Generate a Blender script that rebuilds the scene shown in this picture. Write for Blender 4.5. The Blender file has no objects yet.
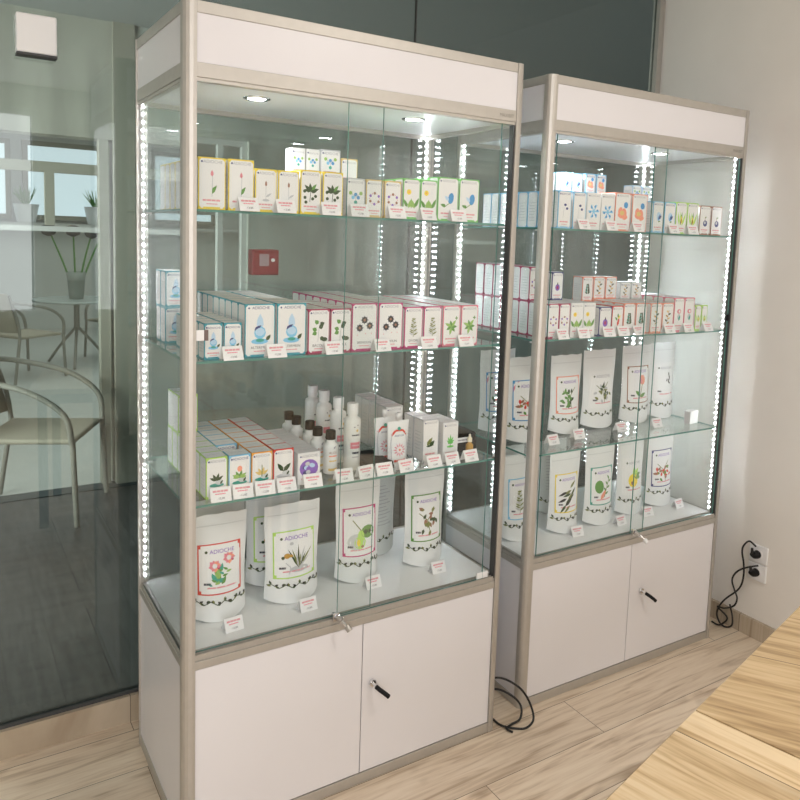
import bpy, math, random
from mathutils import Vector, Matrix
PI = math.pi
S = bpy.context.scene
COL = S.collection

# ------------------------------------------------------------------ camera
cd = bpy.data.cameras.new('camera'); cam = bpy.data.objects.new('camera', cd); COL.objects.link(cam)
Rw = ((0.83926851, -0.54254496, 0.0356839), (-0.02802431, -0.10870666, -0.99367877), (0.54299449, 0.83296328, -0.10643852))
cm = Matrix(((Rw[0][0], -Rw[1][0], -Rw[2][0], -0.4842), (Rw[0][1], -Rw[1][1], -Rw[2][1], -1.8036),
             (Rw[0][2], -Rw[1][2], -Rw[2][2], 1.5852), (0, 0, 0, 1)))
cam.matrix_world = cm
cd.sensor_width = 36; cd.lens = 762.01 / 800 * 36
cd.shift_x = -(430.575 - 400) / 800; cd.shift_y = (317.79 - 400) / 800
cd.clip_start = .05; cd.clip_end = 60
S.camera = cam
# ------------------------------------------------------------------ world, lights, exposure
S.view_settings.view_transform = 'Standard'; S.view_settings.look = 'None'
S.view_settings.gamma = 1; S.view_settings.use_curve_mapping = False
S.view_settings.exposure = 0.55
S.cycles.max_bounces = 10; S.cycles.transparent_max_bounces = 64; S.cycles.diffuse_bounces = 4
S.cycles.glossy_bounces = 5; S.cycles.caustics_reflective = False; S.cycles.caustics_refractive = False
S.cycles.sample_clamp_indirect = 4
w = bpy.data.worlds.new('world'); S.world = w; w.use_nodes = True
w.node_tree.nodes['Background'].inputs[0].default_value = (.8, .9, 1, 1)
w.node_tree.nodes['Background'].inputs[1].default_value = .25

def area(name, loc, target, sx, sy, power, col=(1, 1, 1)):
    l = bpy.data.lights.new(name, 'AREA'); l.shape = 'RECTANGLE'; l.size = sx; l.size_y = sy
    l.energy = power; l.color = col
    o = bpy.data.objects.new(name, l); COL.objects.link(o); o.location = loc
    o.rotation_euler = (Vector(target) - Vector(loc)).to_track_quat('-Z', 'Y').to_euler(); return o
# daylight through the shop window behind the photographer
area('daylight_front_window', (-1.05, -4.42, 1.65), (-0.5, 0, 1.5), 2.6, 1.7, 48, (1, .985, .995))
# light of the rooms beyond the glass partition
area('daylight_terrace', (1.0, 6.5, 3.1), (1.0, 6.5, 0), 6, 5, 120, (1, .98, .96))
area('corridor_fill', (-2.2, 1.7, 1.6), (1.5, 3.0, 1.4), 2.2, 1.8, 75, (1, .98, .97)).data.spread = 1.9  # unseen fill lamp added to brighten the corridor and plank wall, no window there

# ------------------------------------------------------------------ materials
MT = {}
def mat(name, col, rough=.5, metal=0., spec=.5, emis=None, es=0., coat=0.):
    if name in MT: return MT[name]
    m = bpy.data.materials.new(name); m.use_nodes = True
    b = m.node_tree.nodes['Principled BSDF']
    b.inputs['Base Color'].default_value = (*col, 1); b.inputs['Roughness'].default_value = rough
    b.inputs['Metallic'].default_value = metal; b.inputs['Specular IOR Level'].default_value = spec
    b.inputs['Coat Weight'].default_value = coat
    if emis: b.inputs['Emission Color'].default_value = (*emis, 1); b.inputs['Emission Strength'].default_value = es
    MT[name] = m; return m
def nodes(name):
    m = bpy.data.materials.new(name); m.use_nodes = True; MT[name] = m
    return m, m.node_tree.nodes, m.node_tree.links
def noise_tint(m, scale, amt, stretch=(1, 1, 1), bump=0.):
    n, l = m.node_tree.nodes, m.node_tree.links; b = n['Principled BSDF']
    tc = n.new('ShaderNodeTexCoord'); mp = n.new('ShaderNodeMapping'); mp.inputs['Scale'].default_value = stretch
    nz = n.new('ShaderNodeTexNoise'); nz.inputs['Scale'].default_value = scale; nz.inputs['Detail'].default_value = 5
    c = list(b.inputs['Base Color'].default_value)[:3]
    rp = n.new('ShaderNodeValToRGB')
    rp.color_ramp.elements[0].position = .3; rp.color_ramp.elements[1].position = .7
    rp.color_ramp.elements[0].color = (*[v * (1 - amt) for v in c], 1); rp.color_ramp.elements[1].color = (*[min(1, v * (1 + amt)) for v in c], 1)
    l.new(tc.outputs['Object'], mp.inputs[0]); l.new(mp.outputs[0], nz.inputs['Vector']); l.new(nz.outputs[0], rp.inputs[0]); l.new(rp.outputs[0], b.inputs['Base Color'])
    if bump:
        bp = n.new('ShaderNodeBump'); bp.inputs['Strength'].default_value = bump; bp.inputs['Distance'].default_value = .002
        l.new(nz.outputs[0], bp.inputs['Height']); l.new(bp.outputs[0], b.inputs['Normal'])
    return m
def glass(name, tint, ior=1.5, rough=0., maxr=1.):
    m, n, l = nodes(name); n.remove(n['Principled BSDF'])
    t = n.new('ShaderNodeBsdfTransparent'); t.inputs[0].default_value = (*tint, 1)
    g = n.new('ShaderNodeBsdfGlossy'); g.inputs['Roughness'].default_value = rough; g.inputs[0].default_value = (maxr, maxr, maxr, 1)
    # Schlick reflectance, the same from both faces of the pane
    ge = n.new('ShaderNodeNewGeometry'); dt = n.new('ShaderNodeVectorMath'); dt.operation = 'DOT_PRODUCT'
    l.new(ge.outputs['Normal'], dt.inputs[0]); l.new(ge.outputs['Incoming'], dt.inputs[1])
    ab = n.new('ShaderNodeMath'); ab.operation = 'ABSOLUTE'; l.new(dt.outputs['Value'], ab.inputs[0])
    om = n.new('ShaderNodeMath'); om.operation = 'SUBTRACT'; om.inputs[0].default_value = 1; om.use_clamp = True; l.new(ab.outputs[0], om.inputs[1])
    pw = n.new('ShaderNodeMath'); pw.operation = 'POWER'; pw.inputs[1].default_value = 5; l.new(om.outputs[0], pw.inputs[0])
    f0 = ((ior - 1) / (ior + 1)) ** 2; f = n.new('ShaderNodeMath'); f.operation = 'MULTIPLY_ADD'; f.inputs[1].default_value = 1 - f0; f.inputs[2].default_value = f0; l.new(pw.outputs[0], f.inputs[0])
    mx = n.new('ShaderNodeMixShader'); l.new(f.outputs[0], mx.inputs[0]); l.new(t.outputs[0], mx.inputs[1]); l.new(g.outputs[0], mx.inputs[2])
    l.new(mx.outputs[0], n['Material Output'].inputs[0]); return m
def wood(name, c1, c2, c3, px, py, knots=.5, rot=0., mortar=.35, rough=.42, off=(0, 0)):
    m, n, l = nodes(name); b = n['Principled BSDF']; b.inputs['Roughness'].default_value = rough
    tc = n.new('ShaderNodeTexCoord'); mp = n.new('ShaderNodeMapping'); mp.inputs['Rotation'].default_value = (0, 0, rot)
    mp.inputs['Location'].default_value = (off[0], off[1], 0)
    l.new(tc.outputs['Object'], mp.inputs[0])
    br = n.new('ShaderNodeTexBrick'); br.inputs['Scale'].default_value = 1; br.inputs['Brick Width'].default_value = px; br.inputs['Row Height'].default_value = py
    br.inputs['Mortar Size'].default_value = .0012; br.inputs['Mortar Smooth'].default_value = .1; br.offset = .37; br.squash = 1
    br.inputs['Color1'].default_value = (0, 0, 0, 1); br.inputs['Color2'].default_value = (1, 1, 1, 1); br.inputs['Mortar'].default_value = (.5, .5, .5, 1)
    l.new(mp.outputs[0], br.inputs['Vector'])
    # per-plank offset of the grain
    ad = n.new('ShaderNodeVectorMath'); ad.operation = 'MULTIPLY_ADD'; ad.inputs[1].default_value = (3.1, 5.7, 2)
    l.new(br.outputs['Color'], ad.inputs[0]); l.new(mp.outputs[0], ad.inputs[2])
    st = n.new('ShaderNodeMapping'); st.inputs['Scale'].default_value = (1.8, 22, 1); l.new(ad.outputs[0], st.inputs[0])
    g1 = n.new('ShaderNodeTexNoise'); g1.inputs['Scale'].default_value = 1.6; g1.inputs['Detail'].default_value = 8; g1.inputs['Distortion'].default_value = 1.2; l.new(st.outputs[0], g1.inputs['Vector'])
    st2 = n.new('ShaderNodeMapping'); st2.inputs['Scale'].default_value = (3, 60, 1); l.new(ad.outputs[0], st2.inputs[0])
    g2 = n.new('ShaderNodeTexNoise'); g2.inputs['Scale'].default_value = 2; g2.inputs['Detail'].default_value = 4; l.new(st2.outputs[0], g2.inputs['Vector'])
    st3 = n.new('ShaderNodeMapping'); st3.inputs['Scale'].default_value = (2.2, 5, 1); l.new(ad.outputs[0], st3.inputs[0])
    kn = n.new('ShaderNodeTexNoise'); kn.inputs['Scale'].default_value = 1.5; kn.inputs['Detail'].default_value = 3; l.new(st3.outputs[0], kn.inputs['Vector'])
    rp = n.new('ShaderNodeValToRGB'); e = rp.color_ramp.elements
    e[0].position = .36; e[0].color = (*c3, 1); e[1].position = .62; e[1].color = (*c1, 1); x = e.new(.49); x.color = (*c2, 1)
    a1 = n.new('ShaderNodeMath'); a1.operation = 'MULTIPLY_ADD'; a1.inputs[1].default_value = .3; l.new(g2.outputs[0], a1.inputs[0]); 
    a0 = n.new('ShaderNodeMath'); a0.operation = 'MULTIPLY'; a0.inputs[1].default_value = .72; l.new(g1.outputs[0], a0.inputs[0]); l.new(a0.outputs[0], a1.inputs[2])
    l.new(a1.outputs[0], rp.inputs[0])
    kr = n.new('ShaderNodeValToRGB'); kr.color_ramp.elements[0].position = .62; kr.color_ramp.elements[0].color = (1, 1, 1, 1)
    kr.color_ramp.elements[1].position = .8; kr.color_ramp.elements[1].color = (1 - knots, 1 - knots * 1.1, 1 - knots * 1.2, 1); l.new(kn.outputs[0], kr.inputs[0])
    m1 = n.new('ShaderNodeMixRGB'); m1.blend_type = 'MULTIPLY'; m1.inputs[0].default_value = 1; l.new(rp.outputs[0], m1.inputs[1]); l.new(kr.outputs[0], m1.inputs[2])
    # tone of the plank
    hs = n.new('ShaderNodeMixRGB'); hs.blend_type = 'MULTIPLY'; hs.inputs[0].default_value = .16; l.new(m1.outputs[0], hs.inputs[1]); l.new(br.outputs['Color'], hs.inputs[2])
    mo = n.new('ShaderNodeMixRGB'); mo.inputs[2].default_value = (*[v * mortar for v in c3], 1); l.new(br.outputs['Fac'], mo.inputs[0]); l.new(hs.outputs[0], mo.inputs[1])
    l.new(mo.outputs[0], b.inputs['Base Color'])
    bp = n.new('ShaderNodeBump'); bp.inputs['Strength'].default_value = .15; bp.inputs['Distance'].default_value = .002; l.new(g2.outputs[0], bp.inputs['Height']); l.new(bp.outputs[0], b.inputs['Normal'])
    return m
def led_mat():
    m, n, l = nodes('led_diodes'); b = n['Principled BSDF']; b.inputs['Base Color'].default_value = (.9, .9, .88, 1)
    tc = n.new('ShaderNodeTexCoord'); sp = n.new('ShaderNodeSeparateXYZ'); l.new(tc.outputs['Object'], sp.inputs[0])
    mu = n.new('ShaderNodeMath'); mu.operation = 'MULTIPLY'; mu.inputs[1].default_value = 2 * PI / .0215; l.new(sp.outputs[2], mu.inputs[0])
    si = n.new('ShaderNodeMath'); si.operation = 'SINE'; l.new(mu.outputs[0], si.inputs[0])
    rp = n.new('ShaderNodeMapRange'); rp.inputs[1].default_value = .35; rp.inputs[2].default_value = .8; rp.inputs[3].default_value = .28; rp.inputs[4].default_value = 70
    l.new(si.outputs[0], rp.inputs[0]); l.new(rp.outputs[0], b.inputs['Emission Strength']); b.inputs['Emission Color'].default_value = (.88, .94, 1, 1)
    return m

ALU = noise_tint(mat('aluminium', (.52, .495, .455), .46, .6), 40, .03)
ALU_D = mat('aluminium_dark', (.36, .34, .31), .4, .5)
PANEL = noise_tint(mat('white_laminate', (.75, .735, .755), .3, 0, .4), 3, .015)
FLOORW = mat('white_shelf_board', (.86, .87, .87), .35)
BLACK = mat('black_plastic', (.008, .008, .009), .5, 0, .2)
RUBBER = mat('black_rubber', (.01, .01, .01), .55)
SEAL = mat('dark_seal', (.05, .05, .05), .6)
CHROME = mat('chrome', (.75, .75, .76), .15, 1)
WHITEP = mat('white_plastic', (.82, .82, .82), .35)
GL = glass('clear_glass', (.98, .992, .989), 1.45)
GLS = glass('shelf_glass', (.955, .985, .976), 1.5)
GEDGE = mat('green_glass_edge', (.10, .26, .22), .12, 0, .6)
PART = glass('tinted_partition_glass', (.585, .64, .62), 1.52)
LED = led_mat()
LAMP = mat('lamp_glow', (1, 1, 1), .5, emis=(.93, .96, 1), es=60)
WALLW = noise_tint(mat('white_wall_paint', (.80, .765, .715), .75), 5, .02, bump=.05)
CEILW = mat('ceiling_paint', (.82, .81, .79), .8)
WOODF = wood('oak_laminate_floor', (.86, .73, .575), (.78, .64, .49), (.54, .41, .29), 1.3, .19, .55)
WOODT = wood('oak_table_top', (.78, .61, .39), (.68, .50, .29), (.46, .31, .155), 3, .36, .3, rot=PI / 2)
WOODT2 = wood('oak_table_top_brown', (.68, .50, .29), (.56, .39, .205), (.33, .21, .10), 3, .45, .4, rot=PI / 2.6, off=(.3, .2))
WOODB = wood('oak_skirting', (.60, .50, .385), (.52, .43, .32), (.40, .31, .22), 2.0, .5, .25)
DARKF = wood('dark_plank_floor', (.115, .11, .105), (.085, .082, .08), (.05, .05, .05), .62, .16, .3, rot=PI / 2)
PLANKW = wood('grey_plank_wall', (.66, .68, .62), (.54, .56, .51), (.36, .38, .34), 1.6, .30, .45)
CARTW = mat('carton_white', (.84, .83, .82), .45)
INKG = mat('ink_grey', (.38, .38, .42), .6); INKD = mat('ink_dark', (.06, .06, .08), .6); INKR = mat('ink_red', (.76, .33, .36), .6)
PAL = dict(yellow=(.88, .68, .05), teal=(.03, .33, .42), burgundy=(.42, .02, .10), magenta=(.55, .03, .19), pink=(.80, .22, .30), green=(.18, .55, .13), lime=(.48, .74, .15),
           blue=(.06, .30, .62), sky=(.22, .55, .80), orange=(.90, .40, .06), red=(.68, .06, .04), grey=(.55, .56, .58), navy=(.04, .05, .2), brown=(.34, .16, .10), coral=(.88, .33, .22),
           purple=(.25, .12, .5), white=(.82, .82, .82), leaf=(.12, .30, .06), dleaf=(.035, .07, .02), lleaf=(.30, .50, .12), olive=(.20, .22, .06), black=(.02, .02, .02), amber=(.55, .30, .05), lblue=(.50, .68, .86), tealart=(.05, .36, .28), gold=(.75, .55, .2), rose=(.75, .25, .3), silver=(.60, .62, .62))
def P(k): return mat('print_' + k, PAL[k], .5)

# ------------------------------------------------------------------ mesh builder
TEXT = {}
def text_geo(s):
    if s not in TEXT:
        c = bpy.data.curves.new('t', 'FONT'); c.body = s; c.size = 1; c.resolution_u = 3; c.align_x = 'CENTER'
        o = bpy.data.objects.new('t', c); COL.objects.link(o)
        me = bpy.data.meshes.new_from_object(o.evaluated_get(bpy.context.evaluated_depsgraph_get()))
        TEXT[s] = ([tuple(v.co) for v in me.vertices], [tuple(p.vertices) for p in me.polygons])
        bpy.data.objects.remove(o); bpy.data.meshes.remove(me); bpy.data.curves.remove(c)
    return TEXT[s]
class MB:
    def __init__(s): s.v, s.f, s.m, s.mats, s.sm = [], [], [], [], []
    def mi(s, m):
        if m not in s.mats: s.mats.append(m)
        return s.mats.index(m)
    def add(s, vs, fs, m, smooth=False):
        b = len(s.v); s.v += [tuple(v) for v in vs]; i = s.mi(m)
        for f in fs: s.f.append([b + k for k in f]); s.m.append(i); s.sm.append(smooth)
    def box(s, x0, y0, z0, x1, y1, z1, m, edge=None, thin=None):
        vs = [(x, y, z) for z in (z0, z1) for y in (y0, y1) for x in (x0, x1)]
        fs = [(0, 2, 3, 1), (4, 5, 7, 6), (0, 1, 5, 4), (2, 6, 7, 3), (0, 4, 6, 2), (1, 3, 7, 5)]
        ax = {2: (0, 1), 1: (2, 3), 0: (4, 5)}
        if edge is None: s.add(vs, fs, m)
        else:
            big = ax[thin]
            s.add(vs, [fs[i] for i in big], m); s.add(vs, [fs[i] for i in range(6) if i not in big], edge)
    def prism(s, pts, z0, z1, m, smooth=False):       # pts in xy, counter-clockwise
        n = len(pts); vs = [(x, y, z0) for x, y in pts] + [(x, y, z1) for x, y in pts]
        s.add(vs, [tuple(range(n))[::-1], tuple(range(n, 2 * n))], m)
        s.add(vs, [(i, (i + 1) % n, n + (i + 1) % n, n + i) for i in range(n)], m, smooth)
    def lathe(s, prof, m, n=20, c=(0, 0, 0), sx=1, sy=1):
        vs = []; k = len(prof)
        for r, z in prof:
            for i in range(n):
                a = 2 * PI * i / n; vs.append((c[0] + r * math.cos(a) * sx, c[1] + r * math.sin(a) * sy, c[2] + z))
        s.add(vs, [(j * n + i, j * n + (i + 1) % n, (j + 1) * n + (i + 1) % n, (j + 1) * n + i) for j in range(k - 1) for i in range(n)], m, True)
        s.add(vs, [tuple(range(n))[::-1], tuple(range((k - 1) * n, k * n))], m)
    def tube(s, pts, r, m, n=8, sub=6, r2=None):
        pts = [Vector(p) for p in pts]
        if sub > 1 and len(pts) > 2:
            q = []
            for i in range(len(pts) - 1):
                a, b, c, d = pts[max(i - 1, 0)], pts[i], pts[i + 1], pts[min(i + 2, len(pts) - 1)]
                for k in range(sub):
                    t = k / sub; q.append(.5 * ((2 * b) + (c - a) * t + (2 * a - 5 * b + 4 * c - d) * t * t + (3 * b - a - 3 * c + d) * t ** 3))
            pts = q + [pts[-1]]
        vs = []; up = None; N = len(pts)
        for i, p in enumerate(pts):
            t = (pts[min(i + 1, N - 1)] - pts[max(i - 1, 0)]).normalized()
            if up is None: up = Vector((0, 0, 1)) if abs(t.z) < .9 else Vector((1, 0, 0))
            a = (up - t * up.dot(t)).normalized(); b = t.cross(a); up = a
            rr = r if r2 is None else r + (r2 - r) * i / (N - 1)
            for k in range(n):
                th = 2 * PI * k / n; vs.append(p + a * rr * math.cos(th) + b * rr * math.sin(th))
        s.add(vs, [(j * n + i, j * n + (i + 1) % n, (j + 1) * n + (i + 1) % n, (j + 1) * n + i) for j in range(N - 1) for i in range(n)], m, True)
        s.add(vs, [tuple(range(n))[::-1], tuple(range((N - 1) * n, N * n))], m)
    def build(s, name, parent=None, bevel=0, loc=None):
        me = bpy.data.meshes.new(name); me.from_pydata(s.v, [], s.f); me.update()
        for m in s.mats: me.materials.append(m)
        me.polygons.foreach_set('material_index', s.m); me.polygons.foreach_set('use_smooth', s.sm)
        o = bpy.data.objects.new(name, me); COL.objects.link(o)
        if parent: o.parent = parent
        if loc: o.location = loc
        if bevel:
            b = o.modifiers.new('bevel', 'BEVEL'); b.width = bevel; b.segments = 2; b.limit_method = 'ANGLE'
        return o
def tag(o, label, cat, group=None):
    o['label'] = label; o['category'] = cat
    if group: o['group'] = group
    return o
def struct(o): o['kind'] = 'structure'; return o
def empty(name, loc, rz=0):
    o = bpy.data.objects.new(name, None); COL.objects.link(o); o.location = loc; o.rotation_euler = (0, 0, rz); o.empty_display_size = .05; return o

# 2-D printing on a surface: fn maps (a, b, layer) to a point
class Art:
    def __init__(s, mb, fn): s.mb, s.fn, s.L = mb, fn, 1
    def poly(s, pts, m, fan=False):
        s.L += .02
        if fan:
            cx = sum(p[0] for p in pts) / len(pts); cy = sum(p[1] for p in pts) / len(pts)
            vs = [s.fn(cx, cy, s.L)] + [s.fn(a, b, s.L) for a, b in pts]; n = len(pts)
            s.mb.add(vs, [(0, i + 1, (i + 1) % n + 1) for i in range(n)], m)
        else: s.mb.add([s.fn(a, b, s.L) for a, b in pts], [tuple(range(len(pts)))], m)
    def rect(s, x0, y0, x1, y1, m, nx=1):
        for i in range(nx):
            a, b = x0 + (x1 - x0) * i / nx, x0 + (x1 - x0) * (i + 1) / nx
            s.poly([(a, y0), (b, y0), (b, y1), (a, y1)], m); s.L -= .02
        s.L += .02
    def disc(s, x, y, rx, ry, m, n=10, rot=0):
        c, q = math.cos(rot), math.sin(rot); pts = []
        for i in range(n):
            t = 2 * PI * i / n; u, v = rx * math.cos(t), ry * math.sin(t); pts.append((x + c * u - q * v, y + q * u + c * v))
        s.poly(pts, m, True)
    def leaf(s, x, y, l, w_, ang, m):
        c, q = math.cos(ang), math.sin(ang); sh = [(0, 0), (.3, -.5), (.65, -.4), (1, 0), (.65, .4), (.3, .5)]
        s.poly([(x + c * a * l - q * b * w_, y + q * a * l + c * b * w_) for a, b in sh], m, True)
    def line(s, pts, w_, m):
        for (x0, y0), (x1, y1) in zip(pts, pts[1:]):
            d = math.hypot(x1 - x0, y1 - y0) or 1; nx, ny = -(y1 - y0) / d * w_ / 2, (x1 - x0) / d * w_ / 2
            s.poly([(x0 - nx, y0 - ny), (x1 - nx, y1 - ny), (x1 + nx, y1 + ny), (x0 + nx, y0 + ny)], m); s.L -= .02
        s.L += .02
    def text(s, t, x, y, width, m, hmax=1):
        vs, fs = text_geo(t); x0 = min(v[0] for v in vs); x1 = max(v[0] for v in vs); k = width / (x1 - x0); k = min(k, hmax)
        cx = (x0 + x1) / 2; s.L += .02
        s.mb.add([s.fn(x + (v[0] - cx) * k, y + v[1] * k, s.L) for v in vs], fs, m)
    def bar(s, x0, x1, y, h, m, seed=0):          # a run of small unreadable words
        r = random.Random(seed); a = x0
        while a < x1:
            b = min(x1, a + r.uniform(.15, .35) * (x1 - x0)); s.rect(a, y, b, y + h, m); a = b + .03 * (x1 - x0)

def art_centre(A, kind, cx, cy, R):
    """botanical picture about (cx, cy) within radius R"""
    r = random.Random(sum(map(ord, kind)))
    G, D, LG = P('leaf'), P('dleaf'), P('lleaf')
    if kind == 'bud':
        A.line([(cx, cy - R), (cx + .05 * R, cy + .6 * R)], .05 * R, P('grey')); A.leaf(cx, cy + .55 * R, .5 * R, .24 * R, PI / 2, P('rose'))
        A.leaf(cx, cy - .8 * R, .8 * R, .22 * R, 1.1, G); A.leaf(cx, cy - .5 * R, .5 * R, .2 * R, .7, G)
    elif kind == 'stem':
        A.line([(cx, cy - R), (cx, cy + .8 * R)], .05 * R, P('grey')); A.leaf(cx, cy + .4 * R, .55 * R, .22 * R, PI / 2, P('brown'))
        A.leaf(cx, cy - .6 * R, .7 * R, .2 * R, .6, P('grey')); A.disc(cx, cy - .9 * R, .35 * R, .12 * R, P('grey'))
    elif kind == 'berries':
        for a, l in ((.3, .9), (.9, .95), (1.7, .8), (2.4, .9), (2.9, .7), (0, .6)): A.leaf(cx, cy + .1 * R, l * R, .34 * R, a, D if a != .9 else G)
        for x, y in ((-.65, .1), (-.6, -.5), (.5, -.35), (-.5, -.95), (.2, -.6)): A.disc(cx + x * R, cy + y * R, .16 * R, .16 * R, D)
        A.line([(cx, cy + .1 * R), (cx - .1 * R, cy - .9 * R)], .06 * R, D)
    elif kind == 'molecule':
        for x, y, k in ((-.6, .45, 'lleaf'), (0, .3, 'blue'), (.6, .45, 'lleaf'), (-.3, 0, 'sky'), (.3, 0, 'blue'), (0, -.5, 'tealart')):
            A.line([(cx, cy + .1 * R), (cx + x * R, cy + y * R)], .07 * R, P('grey')); A.disc(cx + x * R, cy + y * R, .2 * R, .2 * R, P(k))
    elif kind == 'ring':
        for i in range(6): A.disc(cx + .6 * R * math.cos(i * PI / 3 + .5), cy + .6 * R * math.sin(i * PI / 3 + .5), .16 * R, .16 * R, P('brown' if i % 2 else 'purple'))
        for i in range(6): A.disc(cx + .6 * R * math.cos(i * PI / 3), cy + .6 * R * math.sin(i * PI / 3), .06 * R, .06 * R, P('rose'))
    elif kind == 'dandelion':
        for a in (1.2, 1.6, 2.0): A.leaf(cx + (a - 1.6) * R, cy - R, 1.1 * R, .4 * R, a, LG)
        A.leaf(cx - .5 * R, cy - .9 * R, 1.0 * R, .4 * R, 2.1, G); A.leaf(cx + .4 * R, cy - .9 * R, 1.2 * R, .4 * R, 1.1, G)
        A.disc(cx - .35 * R, cy + .75 * R, .3 * R, .3 * R, P('yellow')); A.disc(cx - .35 * R, cy + .75 * R, .12 * R, .12 * R, P('orange')); A.disc(cx + .4 * R, cy + .85 * R, .18 * R, .18 * R, P('white'))
    elif kind == 'bluebell':
        A.disc(cx + .3 * R, cy + .1 * R, .3 * R, .5 * R, P('blue'), rot=-.2); A.leaf(cx + .1 * R, cy - .1 * R, .6 * R, .3 * R, 2.4, P('lblue'))
        A.leaf(cx - .2 * R, cy - .6 * R, .6 * R, .3 * R, 2.9, G); A.line([(cx + .2 * R, cy - .3 * R), (cx - .4 * R, cy - .7 * R)], .06 * R, G)
    elif kind == 'drop':
        A.leaf(cx, cy + .05 * R, 1.1 * R, .5 * R, PI / 2, P('lblue')); A.disc(cx, cy - .15 * R, .42 * R, .45 * R, P('sky')); A.leaf(cx - .4 * R, cy + .02 * R, .6 * R, .25 * R, .6, P('navy'))
        A.disc(cx, cy - .1 * R, .34 * R, .28 * R, P('lblue')); A.disc(cx - .02 * R, cy - .75 * R, .62 * R, .2 * R, P('sky')); A.disc(cx, cy - .68 * R, .3 * R, .12 * R, P('tealart'))
        A.leaf(cx + .45 * R, cy - .7 * R, .5 * R, .26 * R, .9, P('dleaf'))
    elif kind == 'ivy':
        A.line([(cx - .1 * R, cy - R), (cx, cy + .2 * R), (cx + .1 * R, cy + .9 * R)], .06 * R, P('grey'))
        for x, y, a in ((-.2, .1, 2.8), (.1, .6, .4), (-.05, .7, 2.4), (.1, -.6, -.3), (0, .3, .5), (-.2, -.1, 3.5)): A.leaf(cx + x * R, cy + y * R, .5 * R, .42 * R, a, G if a > 1 else D)
        A.disc(cx + .55 * R, cy - .75 * R, .32 * R, .2 * R, D)
    elif kind == 'burdock':
        for x, y in ((.0, .55), (-.4, -.05), (.45, .1)):
            for i in range(8): A.leaf(cx + x * R, cy + y * R, .36 * R, .1 * R, i * PI / 4, P('navy'))
            A.disc(cx + x * R, cy + y * R, .26 * R, .26 * R, P('black')); A.disc(cx + x * R, cy + y * R, .1 * R, .1 * R, P('brown'))
        for x, y in ((-.6, -.6), (.1, -.5), (.6, -.5)): A.disc(cx + x * R, cy + y * R, .04 * R, .04 * R, P('rose'))
    elif kind == 'herb':
        A.line([(cx, cy - R), (cx, cy + R)], .05 * R, P('olive'))
        for i in range(9):
            y = cy + (-.8 + i * .2) * R; l = (.62 - .045 * i) * R
            A.leaf(cx, y, l, .16 * R, .5, P('silver' if i % 2 else 'olive')); A.leaf(cx, y, l, .16 * R, PI - .5, P('olive' if i % 3 else 'grey'))
    elif kind == 'palm':
        for i in range(7): A.leaf(cx, cy - .1 * R, (.7 + .2 * (i % 2)) * R, .34 * R, i * .9, P('lleaf' if i % 2 else 'leaf'))
        for i in range(4): A.leaf(cx + .6 * R, cy + .8 * R, .22 * R, .12 * R, i * 1.6, G)
    elif kind in ('mortarA', 'mortarB', 'mortarC', 'mortarD'):
        k = {'mortarA': 'dleaf', 'mortarB': 'leaf', 'mortarC': 'gold', 'mortarD': 'dleaf'}[kind]
        A.disc(cx, cy - .75 * R, .75 * R, .2 * R, P('tealart') if kind != 'mortarD' else P('grey')); A.disc(cx + .25 * R, cy - .45 * R, .4 * R, .3 * R, P('silver')); A.leaf(cx + .35 * R, cy - .7 * R, .5 * R, .2 * R, 1, P('dleaf'))
        for a in ((.6, 1.3, 2.1, 2.7) if kind != 'mortarD' else (.8, 2.2)): A.leaf(cx, cy - .3 * R, (.8 if kind != 'mortarD' else 1.1) * R, .3 * R * (1.5 if kind == 'mortarD' else 1), a, P(k))
        if kind == 'mortarB': A.disc(cx, cy + .6 * R, .25 * R, .3 * R, P('coral')); [A.leaf(cx, cy - .2 * R, .7 * R, .3 * R, a, LG) for a in (0, .4, 2.8, 3.2)]
        if kind == 'mortarC': A.line([(cx, cy - .5 * R), (cx, cy + .7 * R)], .08 * R, P('olive'))
    elif kind == 'violet':
        A.disc(cx, cy, R * .95, R * .85, P('purple'), 16)
        for i in range(9): A.disc(cx + r.uniform(-.6, .6) * R, cy + r.uniform(-.5, .5) * R, .24 * R, .2 * R, P(('lblue', 'purple', 'navy', 'silver')[i % 4]))
    elif kind == 'flake':
        for i in range(6):
            a = i * PI / 3; A.line([(cx, cy), (cx + .85 * R * math.cos(a), cy + .85 * R * math.sin(a))], .16 * R, P('sky')); A.leaf(cx + .4 * R * math.cos(a + .3), cy + .4 * R * math.sin(a + .3), .4 * R, .25 * R, a, P('blue'))
    elif kind == 'ginger':
        for x, y, a, b in ((-.1, -.3, .6, .35), (.2, -.1, .35, .5), (-.35, .1, .3, .4), (.35, -.55, .35, .2)): A.disc(cx + x * R, cy + y * R, a * R, b * R, P('coral'), rot=x)
        A.disc(cx - .1 * R, cy - .1 * R, .3 * R, .25 * R, P('gold')); A.disc(cx + .4 * R, cy + .7 * R, .3 * R, .32 * R, P('blue'))
    elif kind == 'beans':
        A.disc(cx + .1 * R, cy + .6 * R, .22 * R, .16 * R, P('navy')); A.disc(cx + .4 * R, cy + .15 * R, .2 * R, .16 * R, P('navy')); A.line([(cx - .2 * R, cy - R), (cx - .1 * R, cy + .3 * R)], .05 * R, P('grey'))
    elif kind == 'iris':
        A.disc(cx + .1 * R, cy + .1 * R, .45 * R, .6 * R, P('lblue')); A.leaf(cx, cy - .5 * R, 1.1 * R, .4 * R, 1.2, P('blue')); A.leaf(cx + .1 * R, cy - .2 * R, .7 * R, .4 * R, .7, P('navy')); A.leaf(cx, cy - .6 * R, .5 * R, .2 * R, .2, P('leaf'))
    elif kind == 'grass':
        for x, a in ((-.3, 1.8), (0, 1.5), (.2, 1.2), (.1, 1.75)): A.leaf(cx + x * R, cy - R, 1.9 * R, .35 * R, a, P('lime' if x else 'leaf'))
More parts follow.
